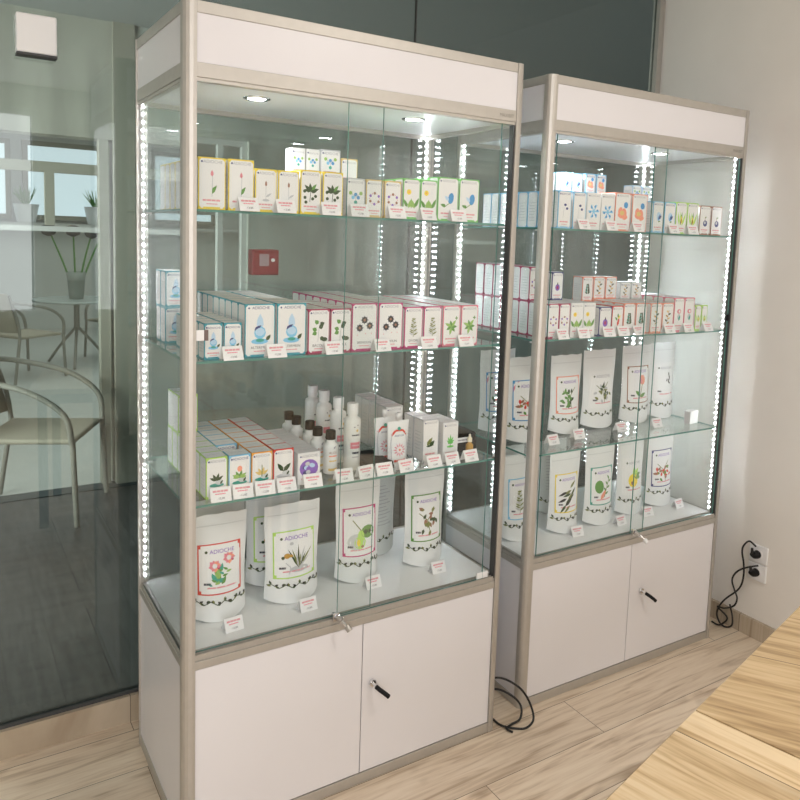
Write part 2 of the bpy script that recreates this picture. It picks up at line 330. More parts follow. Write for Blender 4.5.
        A.leaf(cx, cy - .9 * R, 1.2 * R, .45 * R, 1.5, P('yellow')); A.leaf(cx - .1 * R, cy - .9 * R, .9 * R, .2 * R, 1.4, P('black'))
    elif kind == 'berry':
        A.disc(cx + .05 * R, cy - .4 * R, .42 * R, .42 * R, P('navy')); A.disc(cx, cy - .3 * R, .2 * R, .2 * R, P('grey')); A.line([(cx, cy), (cx, cy + .5 * R)], .08 * R, P('brown')); A.leaf(cx, cy + .3 * R, .4 * R, .15 * R, .6, P('leaf'))
    elif kind == 'fig':
        A.disc(cx, cy - .2 * R, .45 * R, .5 * R, P('purple')); A.disc(cx, cy - .2 * R, .2 * R, .24 * R, P('burgundy')); A.leaf(cx, cy + .1 * R, .5 * R, .2 * R, PI / 2, P('black'))
    elif kind == 'chili':
        A.leaf(cx, cy - .8 * R, 1.3 * R, .4 * R, 1.3, P('red')); A.leaf(cx + .1 * R, cy + .2 * R, .7 * R, .3 * R, .9, P('yellow')); A.leaf(cx, cy, .7 * R, .3 * R, 2.3, P('leaf')); A.leaf(cx + .1 * R, cy + .4 * R, .6 * R, .3 * R, 1.6, P('leaf'))
    elif kind == 'twig':
        A.line([(cx - .2 * R, cy - R), (cx + .2 * R, cy + R)], .06 * R, P('brown'))
        for i in range(6): A.leaf(cx + (-.16 + .06 * i) * R, cy + (-.8 + .3 * i) * R, .55 * R, .26 * R, (.4, 2.6)[i % 2], P(('amber', 'dleaf', 'gold')[i % 3]))
    elif kind == 'posy':
        A.disc(cx, cy + .5 * R, .45 * R, .35 * R, P('rose')); A.disc(cx + .1 * R, cy + .5 * R, .2 * R, .2 * R, P('white')); A.disc(cx, cy - .3 * R, .35 * R, .45 * R, P('grey')); A.leaf(cx, cy - .9 * R, .9 * R, .4 * R, 1.3, P('tealart'))
    elif kind == 'conifer':
        for i in range(7): A.leaf(cx, cy + (-.7 + .22 * i) * R, (.62 - .05 * i) * R, .24 * R, .5, P('dleaf')); A.leaf(cx, cy + (-.7 + .22 * i) * R, (.62 - .05 * i) * R, .24 * R, 2.64, P('tealart' if i % 2 else 'dleaf'))
    elif kind == 'rosehead':
        for i in range(11): A.leaf(cx + r.uniform(-.5, .2) * R, cy + r.uniform(-.8, .1) * R, .5 * R, .24 * R, r.uniform(0, PI), P(('lleaf', 'tealart', 'leaf')[i % 3]))
        for x, y in ((-.3, .35), (.5, .7)):
            for i in range(14): A.leaf(cx + (x + .12 * math.cos(i * 2.4)) * R, cy + (y + .12 * math.sin(i * 2.4)) * R, (.26 - .008 * i) * R, .17 * R, i * 2.4, P(('rose', 'pink', 'coral', 'burgundy')[(i * 3) % 4 if i % 5 == 0 else i % 3]))
        for i in range(9): A.leaf(cx + (-.45 + .11 * i) * R, cy + (-.75 + .1 * i) * R, .34 * R, .13 * R, (2.6, .2)[i % 2], P(('tealart', 'lleaf', 'leaf')[i % 3]))
    elif kind == 'daffodil':
        A.disc(cx + .25 * R, cy - .75 * R, .6 * R, .2 * R, P('grey'), 12)
        for i in range(9): A.leaf(cx + .2 * R, cy - .7 * R, r.uniform(.8, 1.5) * R, .12 * R, .7 + i * .17, P(('grey', 'olive', 'dleaf')[i % 3]))
        A.disc(cx - .5 * R, cy + .1 * R, .2 * R, .16 * R, P('amber')); A.disc(cx - .75 * R, cy, .1 * R, .1 * R, P('dleaf')); A.disc(cx - .25 * R, cy + .08 * R, .12 * R, .09 * R, P('amber'))
        A.disc(cx - .2 * R, cy + .8 * R, .13 * R, .1 * R, P('grey')); A.line([(cx - .6 * R, cy - .3 * R), (cx - .3 * R, cy - .6 * R), (cx - .4 * R, cy - 1.0 * R)], .05 * R, P('grey'))
    elif kind == 'pear':
        A.disc(cx - .3 * R, cy - .45 * R, .55 * R, .5 * R, P('silver'), 14); A.disc(cx - .05 * R, cy - .5 * R, .38 * R, .4 * R, P('lime'), 14); A.disc(cx + .02 * R, cy - .15 * R, .22 * R, .4 * R, P('lime'), 12); A.disc(cx - .15 * R, cy - .5 * R, .12 * R, .22 * R, P('yellow'))
        A.disc(cx + .5 * R, cy + .1 * R, .48 * R, .4 * R, P('leaf'), 12); A.leaf(cx + .1 * R, cy + .1 * R, .8 * R, .3 * R, 0, P('dleaf')); A.line([(cx + .05 * R, cy + .2 * R), (cx - .5 * R, cy + .9 * R)], .06 * R, P('olive')); A.disc(cx + .1 * R, cy - .75 * R, .1 * R, .08 * R, P('brown'))
    elif kind in ('branch', 'branchG', 'branchB', 'redbranch', 'rosehip'):
        cols = {'branch': ('olive', 'brown', 'dleaf'), 'branchG': ('leaf', 'dleaf', 'leaf'), 'branchB': ('olive', 'dleaf', 'grey'), 'redbranch': ('red', 'leaf', 'brown'), 'rosehip': ('red', 'leaf', 'dleaf')}[kind]
        A.line([(cx - .6 * R, cy + .5 * R), (cx, cy), (cx + .6 * R, cy + .7 * R)], .05 * R, P('olive')); A.line([(cx, cy), (cx + .2 * R, cy - .9 * R)], .05 * R, P('olive'))
        for i in range(22):
            a = r.uniform(0, 2 * PI); q = r.uniform(.1, .75) * R; A.leaf(cx + q * math.cos(a), cy + q * math.sin(a), .38 * R, .2 * R, r.uniform(0, 2 * PI), P(cols[i % 3]))
    elif kind == 'tulip':
        A.disc(cx + .3 * R, cy + .5 * R, .32 * R, .38 * R, P('coral'), 12); A.leaf(cx + .25 * R, cy + .2 * R, .6 * R, .3 * R, 1.9, P('rose')); A.line([(cx + .3 * R, cy + .2 * R), (cx, cy - .8 * R)], .06 * R, P('olive')); A.leaf(cx, cy - .8 * R, .7 * R, .3 * R, .4, P('leaf')); A.leaf(cx, cy - .7 * R, .6 * R, .3 * R, 2.4, P('leaf'))
    elif kind == 'calli':
        A.line([(cx + .4 * R, cy + .8 * R), (cx + .5 * R, cy + .3 * R), (cx + .3 * R, cy + .1 * R), (cx + .5 * R, cy - .1 * R)], .12 * R, P('black')); A.line([(cx + .2 * R, cy + .3 * R), (cx + .1 * R, cy + .1 * R)], .1 * R, P('black'))
    elif kind == 'olives':
        for i in range(12): A.leaf(cx + r.uniform(-.4, .4) * R, cy + r.uniform(-.8, .5) * R, .8 * R, .2 * R, r.uniform(.2, 1.4) + (PI if i % 2 else 0), P(('dleaf', 'olive', 'black')[i % 3]))
    elif kind == 'avocado':
        A.disc(cx - .35 * R, cy + .1 * R, .42 * R, .5 * R, P('leaf'), 12); A.leaf(cx - .3 * R, cy - .9 * R, 1.0 * R, .3 * R, .9, P('coral')); A.line([(cx + .1 * R, cy - .7 * R), (cx + .7 * R, cy + .7 * R)], .06 * R, P('olive'))
        for i in range(6): A.leaf(cx + (.2 + .1 * i) * R, cy + (-.5 + .22 * i) * R, .4 * R, .15 * R, .4 + (i % 2) * 1.8, P('leaf'))
    elif kind == 'lemon':
        A.disc(cx - .1 * R, cy - .2 * R, .5 * R, .55 * R, P('yellow'), 14); [A.leaf(cx, cy + .1 * R, .85 * R, .35 * R, a, P('lime' if a > .6 else 'leaf')) for a in (-.2, .3, .9, 1.5)]; A.disc(cx - .2 * R, cy - .4 * R, .14 * R, .16 * R, P('brown'))
    elif kind == 'cannabis':
        for a, l in ((PI / 2, 1.1), (1.1, .9), (2.04, .9), (.6, .65), (2.54, .65), (.1, .4), (3.04, .4)): A.leaf(cx, cy - .3 * R, l * R, .24 * R, a, P('green'))
        A.disc(cx, cy - .7 * R, .5 * R, .14 * R, P('green')); A.line([(cx, cy - .3 * R), (cx, cy - .7 * R)], .08 * R, P('leaf'))
    elif kind == 'sun':
        for i in range(12): A.leaf(cx + .35 * R * math.cos(i * PI / 6), cy + .35 * R * math.sin(i * PI / 6), .5 * R, .16 * R, i * PI / 6, P('rose'))
        A.disc(cx, cy, .4 * R, .4 * R, P('white'), 14); A.disc(cx, cy, .16 * R, .16 * R, P('coral'))
    elif kind == 'cloves':
        A.leaf(cx - .5 * R, cy - .6 * R, 1.2 * R, .5 * R, .9, P('olive')); A.leaf(cx - .1 * R, cy - .7 * R, .9 * R, .5 * R, .8, P('dleaf')); A.leaf(cx - .6 * R, cy - .7 * R, 1.1 * R, .26 * R, .1, P('dleaf'))

BRAND = 'ADIOCHE'
def oct_panel(A, x0, y0, x1, y1, c, m): A.poly([(x0 + c, y0), (x1 - c, y0), (x1, y0 + c), (x1, y1 - c), (x1 - c, y1), (x0 + c, y1), (x0, y1 - c), (x0, y0 + c)], m, True)
def carton_mesh(w_, h, d, trim, art, name=None, side='white'):
    """origin at the centre of the base, printed front towards -y; trim colour shows at edges and chamfered corners"""
    mb = MB(); T = P(trim); e = .0004
    mb.box(-w_ / 2, -d / 2, 0, w_ / 2, d / 2, h, T)
    A = Art(mb, lambda a, b, L: (a, -d / 2 - e * L, b)); c = .0055
    oct_panel(A, -w_ / 2 + .0022, .003, w_ / 2 - .0022, h - .003, c, CARTW)
    A.text('\u25B2' if False else BRAND, .004 * 0 + .002, h - .0135, w_ * .72, P('navy') if trim in ('teal', 'sky', 'blue') else INKG, .0105)
    A.disc(-w_ * .37, h - .0105, .0026, .0026, P('navy'), 6)
    art_centre(A, art, 0, h * .50, min(w_ * .47, h * .33))
    if name: A.text(name, 0, h * .155, w_ * .8, INKD, .0095)
    else: A.bar(-w_ * .34, w_ * .3, h * .16, h * .035, INKR, len(art))
    A.bar(-w_ * .2, w_ * .2, h * .1, h * .018, INKR, 3)
    A.rect(-w_ * .32, .0032, w_ * .3, .0062, T)
    for sg in (-1, 1):
        B = Art(mb, lambda a, b, L, sg=sg: (sg * (w_ / 2 + e * L), a * sg, b))
        oct_panel(B, -d / 2 + .002, .003, d / 2 - .002, h - .003, c, CARTW)
        for k in range(7): B.rect(-d * .34, h * (.2 + .08 * k), d * (.30 - .05 * (k % 3)), h * (.2 + .08 * k) + .0018, P('silver'))
    Bk = Art(mb, lambda a, b, L: (-a, d / 2 + e * L, b)); oct_panel(Bk, -w_ / 2 + .002, .003, w_ / 2 - .002, h - .003, c, CARTW)
    Tp = Art(mb, lambda a, b, L: (a, b, h + e * L)); Tp.rect(-w_ / 2 + .0015, -d / 2 + .0015, w_ / 2 - .0015, d / 2 - .0012, CARTW)
    Tp.bar(-w_ * .3, w_ * .3, 0, .003, P('silver'), 5)
    return mb

ORD = ['front row', 'second row', 'third row', 'fourth row', 'fifth row', 'sixth row', 'seventh row', 'eighth row', 'ninth row']
def proto_mesh(mb, name):
    o = mb.build(name); return o
class Proto:
    """first use returns the built thing itself, later uses return copies of it with its children"""
    def __init__(s, make): s.make, s.o = make, None
    def put(s, M, label, cat, group=None):
        if s.o is None: s.o = s.make(); r = s.o
        else:
            r = s.o.copy(); COL.objects.link(r)
            for ch in list(s.o.children):
                c = ch.copy(); COL.objects.link(c); c.parent = r
                for g in list(ch.children):
                    k = g.copy(); COL.objects.link(k); k.parent = c
        r.matrix_world = M; tag(r, label, cat, group); return r

# ------------------------------------------------------------------ the setting
YW, XR, ZC = .64, 2.29, 2.75
def slab(name, x0, y0, z0, x1, y1, z1, m):
    mb = MB(); mb.box(x0, y0, z0, x1, y1, z1, m); return struct(mb.build(name))
slab('floor', -3, -4.5, -.05, XR, YW + .02, 0, WOODF)
slab('floor_beyond', -3, YW + .02, -.05, 6, 3.0, 0, DARKF)
slab('floor_terrace', -3, 3.0, -.05, 6, 11, 0, mat('pale_tile', (.62, .63, .60), .35))
slab('trim_threshold', -3, 2.98, 0, 6, 3.10, .004, mat('dark_threshold', (.035, .05, .055), .5))
slab('ceiling', -3, -4.5, ZC, XR, YW + .02, ZC + .1, CEILW)
slab('ceiling_beyond', -3, YW + .02, ZC, 6, 3.05, ZC + .1, mat('grey_ceiling_paint', (.42, .44, .43), .8))
slab('ceiling_terrace', -3, 3.2, 3.3, 6, 11, 3.4, CEILW)
slab('wall_right', XR, -4.5, 0, XR + .12, YW + .02, ZC, WALLW)
slab('wall_right_beyond', 6, YW, 0, 6.1, 11, 3.4, mat('grey_wall_paint', (.45, .47, .46), .8))
slab('wall_left_beyond', -3.1, YW, 0, -3, 11, 3.4, MT['grey_wall_paint'])
slab('baseboard_right', XR - .016, -4.5, 0, XR, YW - .05, .075, WOODB)
slab('baseboard_back', -3, YW - .022, 0, XR - .016, YW + .02, .088, WOODB)
slab('trim_partition_sill', -3, YW - .008, .088, XR - .03, YW + .02, .098, SEAL)
slab('trim_partition_end', XR - .032, YW - .02, .088, XR, YW + .02, ZC, ALU)
for i, (x0, x1) in enumerate(((-3, -1.2), (-1.197, 1.0), (1.003, XR - .032))):
    mb = MB(); mb.box(x0, YW, .098, x1, YW + .01, ZC, PART); struct(mb.build('wall_back_glass_%d' % (i + 1)))
for i, x in enumerate((-1.1985, 1.0015)):
    mb = MB(); mb.box(x - .0015, YW - .001, .098, x + .0015, YW + .011, ZC, SEAL); struct(mb.build('trim_joint_%d' % (i + 1)))
# walls behind the photographer, with the two shop windows
def wall_with_hole(name, axis, pos, a0, a1, h0, h1, z0, z1, m, t=.1):
    mb = MB()
    for (p, q, r_, s_) in ((a0, h0, 0, ZC), (h1, a1, 0, ZC), (h0, h1, 0, z0), (h0, h1, z1, ZC)):
        if axis == 'y': mb.box(p, pos - t, r_, q, pos, s_, m)
        else: mb.box(pos - t, p, r_, pos, q, s_, m)
    return struct(mb.build(name))
wall_with_hole('wall_front', 'y', -4.45, -3, XR, -2.4, .3, .75, 2.55, WALLW)
slab('wall_left', -3.05, -4.5, 0, -2.95, YW, ZC, WALLW)
def frame_y(name, x0, x1, z0, z1, y, m, b=.05, t=.06, mull=()):
    mb = MB(); mb.box(x0, y, z0, x0 + b, y + t, z1, m); mb.box(x1 - b, y, z0, x1, y + t, z1, m); mb.box(x0 + b, y, z0, x1 - b, y + t, z0 + b, m); mb.box(x0 + b, y, z1 - b, x1 - b, y + t, z1, m)
    for x in mull: mb.box(x - b / 2, y, z0 + b, x + b / 2, y + t, z1 - b, m)
    return struct(mb.build(name))
frame_y('window_1', -2.4, .3, .75, 2.55, -4.54, WHITEP, mull=(-1.05,))

for x, y in ((-.9, -2.3), (1.2, -1.7)):  # unseen ceiling panels, added to throw more light on floor and tables
    root = empty('added_ceiling_light', (x, y, ZC)); mb = MB()
    for a, b, c, d in ((-.31, -.31, .31, -.29), (-.31, .29, .31, .31), (-.31, -.29, -.29, .29), (.29, -.29, .31, .29)): mb.box(a, b, -.018, c, d, 0, WHITEP)
    mb.box(-.31, -.31, -.006, .31, .31, 0, WHITEP); mb.build('frame', root)
    ld = bpy.data.lights.new('added_panel_glow', 'AREA'); ld.size = .57; ld.energy = 15; ld.color = (1, .95, .88)
    lo = bpy.data.objects.new('added_panel_glow', ld); COL.objects.link(lo); lo.parent = root; lo.location = (0, 0, -.012)
    tag(root, {-.9: 'added square ceiling light behind the photographer', 1.2: 'added square ceiling light above the wood tables'}[x], 'ceiling light', 'added square ceiling lights')
# ---- room beyond the tinted partition
CONC = noise_tint(mat('stained_concrete', (.46, .45, .39), .85), 2.2, .22, (3, 1, .6))
mb = MB()
mb.box(-3, 3.05, 2.08, .41, 3.2, ZC + .6, CONC)
struct(mb.build('wall_lintel'))
slab('trim_opening_post', .41, 3.03, 0, .53, 3.2, ZC, mat('brown_grey_paint', (.36, .35, .29), .8))
slab('trim_opening_slim_post', .335, 3.06, 0, .385, 3.14, 2.08, MT['brown_grey_paint'])
mb = MB(); mb.box(-3, 3.09, 1.87, .335, 3.13, 1.93, MT['brown_grey_paint']); mb.box(.05, 3.09, 1.57, .10, 3.13, 1.87, MT['brown_grey_paint']); mb.box(-3, 3.07, 1.535, .335, 3.15, 1.565, mat('pale_sill', (.7, .7, .68), .5))
struct(mb.build('trim_opening_bars'))
mb = MB(); WX0, WX1, WZ0 = .62, 1.235, 1.08
mb.box(.53, 3.05, 0, 6, 3.2, WZ0, PLANKW); mb.box(.53, 3.05, WZ0, WX0, 3.2, ZC + .6, PLANKW); mb.box(WX1, 3.05, WZ0, 6, 3.2, ZC + .6, PLANKW); mb.box(WX0, 3.05, 2.15, WX1, 3.2, ZC + .6, PLANKW)
o = struct(mb.build('wall_beyond'))
o.rotation_euler = (0, 0, 0)
frame_y('window_2', WX0, WX1, WZ0, 2.15, 3.08, MT['pale_sill'], .035, .05, (1.06,))
slab('wall_terrace', -3, 10.8, 0, 6, 11, 3.4, mat('terrace_wall_paint', (.70, .71, .68), .8))
# bright windows of the far wall
SKYP = mat('daylit_pane', (.6, .68, .75), .3, emis=(.84, .9, 1), es=1.0)
for i, (x0, x1) in enumerate(((-.6, .45), (.6, 1.75), (1.9, 3.4))):
    f = frame_y('window_%d' % (i + 3), x0, x1, 1.62, 2.75, 10.72, MT['brown_grey_paint'], .07, .08)
    mb = MB(); mb.box(x0 + .07, 10.76, 1.69, x1 - .07, 10.775, 2.68, SKYP); mb.build('window_pane', f)
slab('trim_terrace_sill', -3, 10.45, 1.53, 6, 10.8, 1.575, MT['pale_sill'])

# ------------------------------------------------------------------ display cabinets
POSTP = [(.0, .030), (.0, .022), (.0018, .0135), (.0065, .0065), (.0135, .0018), (.022, 0), (.030, 0), (.030, .030)]
def post(mb, cx, cy, sx, sy, z0, z1):
    pts = [(cx + sx * a, cy + sy * b) for a, b in POSTP]
    area2 = sum(pts[i][0] * pts[(i + 1) % 8][1] - pts[(i + 1) % 8][0] * pts[i][1] for i in range(8))
    if area2 < 0: pts = pts[::-1]
    mb.prism(pts, z0, z1, ALU)
SH1 = {'left': (1.630, 1.262, .900), 'right': (1.626, 1.260, .872)}
def cabinet(key, loc, rz, label, doors, lock_x, keyhole):
    root = empty('display_cabinet', loc, rz); tag(root, label, 'display cabinet', 'glass display cabinets by the partition')
    D, H = .52, 2.10
    def part(name, fn, parent=root, bevel=0, lab=None):
        mb = MB(); fn(mb); o = mb.build(name, parent, bevel)
        if lab: o['label'] = lab
        return o
    for cx, cy, sx, sy in ((0, 0, 1, 1), (1, 0, -1, 1), (0, D, 1, -1), (1, D, -1, -1)):
        part('corner_post', lambda m: post(m, cx, cy, sx, sy, 0.0, H))
    a, b = .030, .970
    def ring(m, z0, z1, mt, ins=.002, dep=.022):
        m.box(a, ins, z0, b, ins + dep, z1, mt); m.box(a, D - ins - dep, z0, b, D - ins, z1, mt)
        m.box(ins, a, z0, ins + dep, D - a, z1, mt); m.box(1 - ins - dep, a, z0, 1 - ins, D - a, z1, mt)
    part('top_rail', lambda m: ring(m, 2.073, H, ALU), bevel=.0015)
    part('header_rail', lambda m: (ring(m, 1.930, 1.963, ALU), ring(m, 1.921, 1.930, ALU, .004, .018)), bevel=.001)
    part('header_panel', lambda m: ring(m, 1.963, 2.073, PANEL, .005, .012))
    part('roof_panel', lambda m: m.box(.02, .02, 2.085, .98, D - .02, 2.097, PANEL))
    part('lamp_ceiling', lambda m: m.box(.022, .024, 1.934, .978, D - .024, 1.946, FLOORW))
    part('base_rail', lambda m: (ring(m, .487, .508, ALU_D if 0 else ALU), ring(m, .508, .519, ALU, .006, .018)), bevel=.001)
    part('sliding_track', lambda m: (m.box(a, .005, .519, b, .0075, .5245, ALU), m.box(a, .0155, .519, b, .017, .5245, ALU), m.box(a, .026, .519, b, .028, .527, ALU)))
    part('display_floor', lambda m: m.box(.022, .028, .508, .978, D - .024, .520, FLOORW))
    part('side_panel', lambda m: m.box(.005, a, .03, .017, D - a, .487, PANEL)); part('side_panel', lambda m: m.box(.983, a, .03, .995, D - a, .487, PANEL))
    part('rear_panel', lambda m: m.box(a, D - .017, .03, b, D - .005, .487, PANEL))
    part('plinth_rail', lambda m: ring(m, 0.0, .031, ALU), bevel=.001)
    xd = doors[0]
    part('cupboard_door', lambda m: m.box(a + .001, .005, .033, xd - .0015, .021, .485, PANEL), bevel=.0008)
    dr = part('cupboard_door', lambda m: m.box(xd + .0015, .005, .033, b - .001, .021, .485, PANEL), bevel=.0008)
    part('door_recess', lambda m: m.box(xd - .006, .024, .033, xd + .006, .027, .485, SEAL))
    kx, kz = keyhole
    def lockf(m):
        n = 16; vs = []
        for y in (.005, -.004):
            for i in range(n): t = 2 * PI * i / n; vs.append((kx + .010 * math.cos(t), y, kz + .010 * math.sin(t)))
        m.add(vs, [(i, (i + 1) % n, n + (i + 1) % n, n + i) for i in range(n)] + [tuple(range(n, 2 * n))], CHROME)
    lk = part('lock', lockf, dr)
    part('key', lambda m: (m.tube([(kx, -.004, kz), (kx + .002, -.022, kz - .003)], .0045, CHROME, 8, 1), m.tube([(kx + .002, -.018, kz - .003), (kx + .008, -.030, kz - .008), (kx + .022, -.040, kz - .020), (kx + .030, -.044, kz - .028)], .0065, BLACK, 8, 3)), dr)
    # sliding glass
    (l0, l1), (r0, r1) = doors[1], doors[2]
    part('sliding_glass_door', lambda m: m.box(l0, .0185, .525, l1, .0235, 1.930, GL, GEDGE, 1))
    rd = part('sliding_glass_door', lambda m: m.box(r0, .009, .525, r1, .014, 1.930, GL, GEDGE, 1))
    def slock(m):
        m.box(lock_x - .012, -.003, .521, lock_x + .006, .009, .543, CHROME); m.tube([(lock_x, -.003, .533), (lock_x + .006, -.020, .527)], .0075, CHROME, 10, 1)
        m.tube([(lock_x + .006, -.020, .527), (lock_x + .014, -.038, .516)], .0045, CHROME, 8, 1); m.tube([(lock_x + .013, -.036, .518), (lock_x + .018, -.046, .507)], .0085, ALU_D if key == 'left' else WHITEP, 8, 1)
    part('sliding_lock', slock, rd, .0008)
    if key == 'left':
        part('door_stop', lambda m: m.box(.905, .010, .5245, .948, .017, .545, WHITEP), bevel=.002, lab='small white plastic door stop')
        part('door_pull', lambda m: (m.box(.031, .004, 1.317, .050, .0085, 1.343, WHITEP), m.box(.050, .003, 1.317, .060, .0085, 1.343, mat('brown_clip', (.16, .11, .10), .5))), bevel=.001)
    else:
        part('door_pull', lambda m: m.box(.952, .004, 1.300, .966, .0085, 1.325, BLACK), bevel=.001)
    part('side_glass', lambda m: m.box(.007, a, .519, .012, D - a, 1.930, GL, GEDGE, 0)); part('side_glass', lambda m: m.box(.988, a, .519, .993, D - a, 1.930, GL, GEDGE, 0))
    part('back_glass', lambda m: m.box(a, D - .014, .519, b, D - .009, 1.930, GL, GEDGE, 1))
    part('door_seal', lambda m: m.box(.9655, .004, .519, .9695, .026, 1.921, SEAL))
    for z in SH1[key]:
        sh = part('glass_shelf', lambda m: m.box(.020, .032, z - .006, .980, D - .020, z, GLS, GEDGE, 2))
        for cx, cy in ((.026, .05), (.974, .05), (.026, D - .04), (.974, D - .04)):
            part('shelf_clip', lambda m: m.box(cx - .012, cy - .008, z - .011, cx + .012, cy + .008, z - .0065, WHITEP), sh)
    for cx, cy, q in ((.018, D - .0345, .0015), (.9665, D - .0335, .0029), (.9665, .0345, .0015))[:2 if key == 'left' else 3]:
        part('led_strip', lambda m: m.box(cx - q, cy - q, .53, cx + q, cy + q, 1.930, LED))
    for x in (.245, .735):
        def dl(m): m.lathe([(.036, 0), (.036, -.003), (.030, -.005), (.024, -.003), (.024, 0)], CHROME, 24, (x, .20, 1.934))
        d = part('downlight', dl)
        part('lamp_disc', lambda m: m.lathe([(.0235, 0), (.0235, -.0030)], LAMP, 20, (x, .20, 1.934)), d)
        ld = bpy.data.lights.new('downlight_beam', 'AREA'); ld.shape = 'DISK'; ld.size = .044; ld.energy = 2.1; ld.color = (.90, .95, 1) if key == 'left' else (.82, .90, 1); ld.spread = 1.7
        lo = bpy.data.objects.new('downlight_beam', ld); COL.objects.link(lo); lo.parent = d; lo.location = (x, .20, 1.9300)
    def logo(m):
        A = Art(m, lambda p, q, L: (p, .002 - .0003 * L, q)); A.text('MAXIBIT', .935, 1.9405, .052, mat('logo_grey', (.20, .19, .16), .6), .02)
    part('maker_mark', logo)
    return root
L1 = (0, 0, 0); R1, RZ = (1.1307, .0383, 0), -.0122
cabinet('left', L1, 0, 'left glass display cabinet with yellow-edged cartons on its top shelf and bottles below', (.5045, (.031, .533), (.424, .926)), .418, (.537, .302))
cabinet('right', R1, RZ, 'right glass display cabinet beside the white wall with rows of pouches on two levels', (.5045, (.056, .572), (.497, .962)), .508, (.566, .296))
CABM = {'left': Matrix.Identity(4), 'right': Matrix.Translation(R1) @ Matrix.Rotation(RZ, 4, 'Z')}
def at(cab, x, y, z, rz=0): return CABM[cab] @ Matrix.Translation((x, y, z)) @ Matrix.Rotation(rz, 4, 'Z')
SHN = ('top shelf', 'middle shelf', 'lower shelf')

# ------------------------------------------------------------------ cartons
rnd = random.Random(4)
def block(cab, s, x, w_, h, d, y0, nd, trim, art, desc, ncol=1, pitch=None, name=None, skip=(), second=(), z=None, colwords=('left', 'right', 'third'), heights=None):
    """columns of one kind of carton, nd rows deep; second = rows that carry another one on top"""
    pr = Proto(lambda: carton_mesh(w_, h, d, trim, art, name).build('product_carton'))
    zz = SH1[cab][s] + .0004 if z is None else z
    sname = SHN[s]; pitch = pitch or w_ + .003
    for c in range(ncol):
        for k in range(nd):
            if (c, k) in skip: continue
            X, Y = x + w_ / 2 + c * pitch, y0 + d / 2 + k * (d + .0025)
            cw = f', {colwords[c]} column' if ncol > 1 else ''
            rw = f', {ORD[k]}' if nd > 1 else ''
            base = f'{desc} carton{cw}{rw}, {sname}, {cab} cabinet'
            pr.put(at(cab, X, Y, zz, rnd.uniform(-.012, .012)), base, 'carton', f'{desc} cartons on the {sname} of the {cab} cabinet')
            if (c, k) in second:
                pr.put(at(cab, X + rnd.uniform(-.002, .002), Y, zz + h + .001, rnd.uniform(-.02, .02)), f'{desc} carton stacked on top{cw}{rw}, {sname}, {cab} cabinet', 'carton', f'{desc} cartons on the {sname} of the {cab} cabinet')
d0 = .05
# left cabinet, top shelf
block('left', 0, .048, .066, .124, d0, .05, 7, 'yellow', 'bud', 'tall yellow-edged red-bud', 1)
block('left', 0, .121, .064, .125, d0, .05, 3, 'yellow', 'bud', 'second tall yellow-edged red-bud', 1)
block('left', 0, .189, .056, .107, d0, .05, 5, 'yellow', 'stem', 'short yellow-edged grey-stem', 2, .0605)
block('left', 0, .3105, .057, .113, d0, .05, 5, 'yellow', 'berries', 'yellow-edged black-berry', 2, .0635)
block('left', 0, .442, .055, .102, d0, .05, 3, 'grey', 'molecule', 'grey-edged molecule-print', 1)
block('left', 0, .501, .052, .102, d0, .05, 3, 'gold', 'ring', 'thin gold-edged ring-of-dots', 2, .0575)
block('left', 0, .618, .055, .113, d0, .05, 6, 'green', 'dandelion', 'green-edged dandelion', 2, .0585)
block('left', 0, .7345, .0705, .125, d0, .05, 6, 'green', 'bluebell', 'wide green-edged blue-flower', 2, .0755)
zz = SH1['left'][0] + .1140
block('left', 0, .352, .040, .072, .045, .212, 1, 'white', 'molecule', 'small pale-blue upright', 2, .043, z=zz)
block('left', 0, .438, .062, .075, .05, .2105, 1, 'grey', 'molecule', 'raised blue-green molecule-print', 1, z=zz)
block('left', 0, .5035, .052, .066, .05, .2105, 1, 'gold', 'white' , 'raised plain white gold-edged', 1, z=SH1['left'][0] + .1028)
# left cabinet, middle shelf
block('left', 1, .064, .045, .090, .05, .05, 5, 'teal', 'drop', 'small teal-edged water-drop', 2, .049)
block('left', 1, .046, .056, .100, .048, .358, 2, 'teal', 'drop', 'rear teal-edged side-stacked', 1, second=((0, 0), (0, 1)))
block('left', 1, .1660, .0795, .136, d0, .05, 8, 'teal', 'drop', 'large teal-edged water-drop', 2, .0865, name='ALTERMEIN')
block('left', 1, .339, .0615, .119, d0, .05, 5, 'burgundy', 'ivy', 'burgundy-edged ivy-leaf', 2, .065, name='BACOLE')
block('left', 1, .4685, .077, .132, d0, .05, 8, 'magenta', 'burdock', 'large magenta-edged burdock', 2, .083, name='BRINOLIN')
block('left', 1, .636, .0605, .119, d0, .05, 7, 'magenta', 'herb', 'magenta-edged grey-herb', 2, .066, name='DIVORI')
block('left', 1, .769, .0605, .120, d0, .05, 7, 'pink', 'palm', 'pink-edged green-leaf', 2, .066)
# left cabinet, lower shelf
block('left', 2, .074, .0545, .107, .052, .065, 7, 'lime', 'mortarA', 'lime-edged dark-sprig', 1, second=((0, 5), (0, 6)))
block('left', 2, .1325, .0575, .106, .052, .065, 7, 'sky', 'mortarB', 'sky-blue-edged red-bloom', 1, skip=((0, 1),))
block('left', 2, .1935, .0565, .106, .052, .065, 7, 'orange', 'mortarC', 'orange-edged golden-sprig', 1)
block('left', 2, .2535, .0565, .107, .052, .065, 7, 'red', 'mortarD', 'red-edged two-leaf', 1)
block('left', 2, .322, .066, .088, .052, .065, 5, 'white', 'violet', 'white purple-disc', 1)
